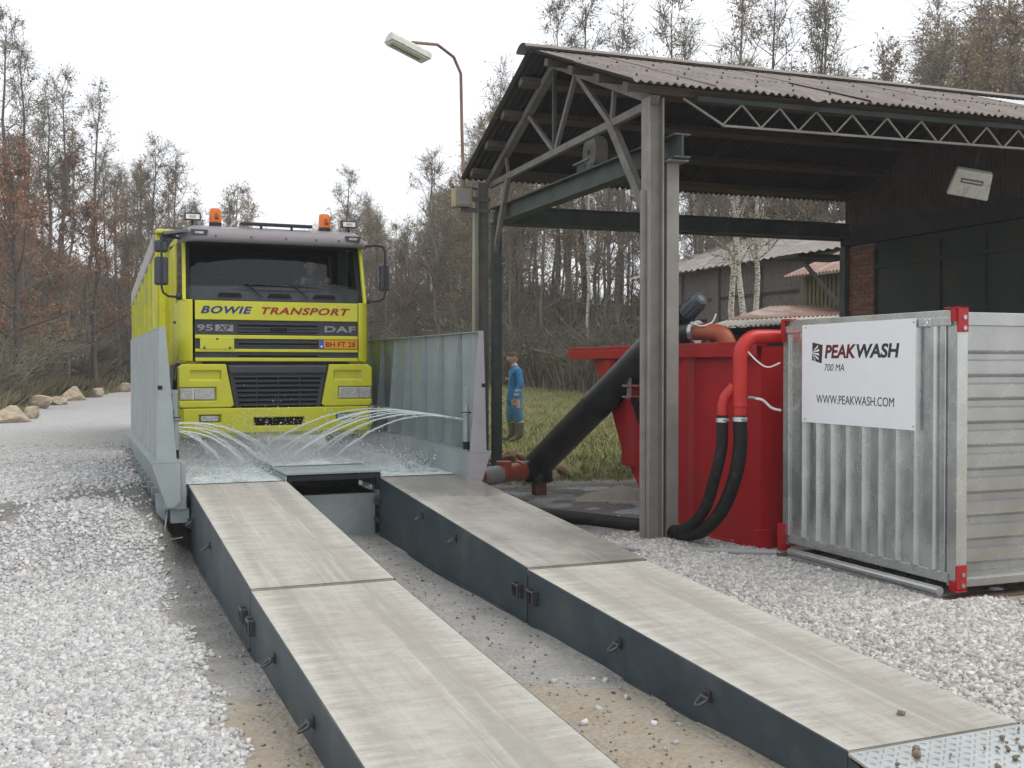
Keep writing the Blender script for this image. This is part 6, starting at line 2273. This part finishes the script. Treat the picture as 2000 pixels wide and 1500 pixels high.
wood(540, 1010, 26, 5, ['bare0', 'bare1', 'bare2', 'gold0', 'gold1', 'brown1'], 'trees in the wood between truck and shed', 6, .18, 1.1)
wood(1010, 1500, 38, 4, ['bare0', 'bare1', 'bare2', 'tall0', 'tall1', 'gold1'], 'bare trees behind the shed', 6, .12, .9)
wood(1500, 2060, 36, 3, ['brown0', 'brown1', 'tall1', 'bare0'], 'brown trees above the roof', 7, .03, 1.1)

# leafless bushes along the foot of the wood
def bush_mesh(seed):
    g = np.random.default_rng(seed)
    K = Acc()
    LP = []
    for i in range(46):
        az, e = g.uniform(0, 6.28), g.uniform(R(35), R(85))
        d = np.array([math.cos(az) * math.cos(e), math.sin(az) * math.cos(e), math.sin(e)])
        L = g.uniform(1.0, 2.4)
        p = [np.array([g.normal(0, .2), g.normal(0, .2), -.1])]
        for k in range(4):
            d = d + g.normal(0, .16, 3)
            d /= np.linalg.norm(d)
            p.append(p[-1] + d * L / 4)
        p = np.array(p)
        K.tube(p, [.016, .014, .012, .010, .006], 3)
        for q in range(16):
            v = g.uniform(.2, 1) * 4
            c = np.array([np.interp(v, np.arange(5), p[:, z]) for z in range(3)])
            td = d + g.normal(0, .7, 3)
            td /= np.linalg.norm(td)
            end = c + td * g.uniform(.3, .75)
            K.tube(np.array([c, (c + end) / 2 + g.normal(0, .04, 3), end]), [.009, .008, .005], 3)
            if g.uniform() < .35:
                LP.append(end)
    return K.mesh('bush', ['twig_olive', 'leaf_olive'], leaf_quads(np.array(LP), .10, g))
BUSH = [bush_mesh(91), bush_mesh(92)]
def bushes(x0, x1, n, label, group, d0, d1, s0, s1):
    for k in range(n):
        q = x0 + (x1 - x0) * (k + rgt.uniform(0, 1)) / n
        e = float(np.interp(q, EDGE_PX, EDGE_D))
        dd_ = rgt.uniform(d0, d1)
        p = fromD(q, 715, e + dd_)
        s = rgt.uniform(s0, s1)
        size = 'large' if s > (s0 * .4 + s1 * .6) else 'small'
        row = 'front' if dd_ < (d0 + d1) / 2 else 'rear'
        o = tag(link('bush', BUSH[k % 2]), size + ' ' + label + ', ' + row + ', ' + next(t_ for lim, t_ in PLACE if q < lim), 'bush', 'bushes ' + next(t_ for lim, t_ in PLACE if q < lim))
        o.location = (p.x, p.y, gz1(p.x, p.y))
        o.scale = (s * 1.2, s * 1.2, s)
        o.rotation_euler = (0, 0, rgt.uniform(0, 6.28))
bushes(-40, 330, 34, 'leafless bush', 'bushes above the boulders', .5, 14, .5, 1.0)
bushes(720, 1010, 40, 'tangled bare bush', 'bushes left of the shed', -1, 14, 1.0, 1.9)
bushes(1010, 1640, 60, 'tangled bare bush', 'bushes behind the shed', -2, 10, .9, 1.7)

# look-alikes of one spot: say which, counting from the left
same = {}
for o in C.objects:
    if o.get('category') in ('tree', 'bush') and o.get('group'):
        same.setdefault(o['label'], []).append(o)
for lab, os_ in same.items():
    if len(os_) > 1:
        os_.sort(key=lambda o: math.atan2(o.location.x, o.location.y))
        for k, o in enumerate(os_):
            o['label'] = lab + ', ' + ORD[min(k, 11)] + ' from left'
# undergrowth on the slopes, and grass (uncountable)
def blades(name, x, y, hmin, hmax, w, mat, label, cat, seed, lean=.45):
    g = np.random.default_rng(seed)
    n = len(x)
    z = gz(x, y) - .02
    h = g.uniform(hmin, hmax, n)
    az = g.uniform(0, 6.28, n)
    ln = g.normal(0, lean, n) * h
    sa = g.uniform(0, 6.28, n)
    ww = w * g.uniform(.5, 1.5, n)
    b = np.stack([x, y, z], -1)
    s = np.stack([np.cos(sa), np.sin(sa), np.zeros(n)], -1) * ww[:, None]
    dirv = np.stack([np.cos(az), np.sin(az), np.zeros(n)], -1)
    mid = b + dirv * (ln * .35)[:, None] + np.array([0, 0, 1]) * (h * .55)[:, None]
    tip = b + dirv * ln[:, None] + np.array([0, 0, 1]) * h[:, None]
    v = np.stack([b - s, b + s, mid + s * .8, tip, mid - s * .8], 1).reshape(-1, 3)
    i = np.arange(n)[:, None] * 5
    f = i + np.array([0, 1, 2, 3, 4])[None]
    o = link(name, np_mesh(name, v, f, mat))
    struct(o, 'stuff')
    return tag(o, label, cat)
g = np.random.default_rng(8)
def fan(n, a0, a1, d0, d1, powr=1.):
    q = g.uniform(a0, a1, n)
    a = np.arctan((q - 1000) / 2100) + YAW
    e = np.interp(q, EDGE_PX, EDGE_D)
    d = e + d0 + (d1 - d0) * g.uniform(0, 1, n) ** powr
    r = d / np.cos(a - YAW)
    return r * np.sin(a), r * np.cos(a)
x, y = fan(52000, -60, 420, -1.5, 30, 1.3)
blades('undergrowth', x, y, .15, .8, .014, 'brush', 'grey brown dead undergrowth covering the left slope', 'undergrowth', 1, .6)
x, y = fan(42000, 420, 1100, -1.5, 26, 1.2)
blades('undergrowth', x, y, .4, 2.4, .016, 'brush', 'tangle of dead stems at the foot of the wood behind the wash', 'undergrowth', 2, .45)
x, y = fan(30000, 1100, 2050, -2.5, 22, 1.2)
blades('undergrowth', x, y, .4, 2.2, .014, 'brush', 'tangle of dead stems at the far edge of the grass behind the shed', 'undergrowth', 3, .45)
n = 90000
x, y = g.uniform(5.2, 24, n), 13.8 + 31 * g.uniform(0, 1, n) ** 1.4
k = (zones(x, y)[3] > g.uniform(.2, .9, n)) & (zones(x, y)[5] < .35) & (np.abs(np.arctan2(x, y) - YAW) < R(22))
blades('grass', x[k], y[k], .03, .15, .008, 'grass_blade', 'short yellowish grass of the field behind the shed', 'grass', 4, .5)
x, y = fan(6000, -40, 260, -4.4, -.5)
blades('grass', x, y, .05, .25, .012, 'grass_blade', 'narrow grass verge beside the boulders', 'grass', 5, .5)

# ------------------------------------------------------------------ haze: pale damp air over the whole place
hz = bpy.data.materials.new('haze')
hz.use_nodes = True
hz.node_tree.nodes.clear()
ho = hz.node_tree.nodes.new('ShaderNodeOutputMaterial')
hv = hz.node_tree.nodes.new('ShaderNodeVolumePrincipled')
hv.inputs['Color'].default_value = (.93, .95, 1, 1)
hv.inputs['Density'].default_value = .0012
hz.node_tree.links.new(hv.outputs[0], ho.inputs['Volume'])
MATS['haze'] = hz
X0_, X1_, Y0_, Y1_ = xs[0] - 2, xs[-1] + 2, ys[0] - 2, ys[-1] + 2
hb_ = MB().box(float(X0_), float(X1_), float(Y0_), float(Y1_), float(gzf.min()) - 1.5, max(26., float(gzf.max()) + 2)).build('haze', 'haze', None)
struct(hb_, 'stuff')
tag(hb_, 'thin pale haze in the air fading the far trees', 'haze')
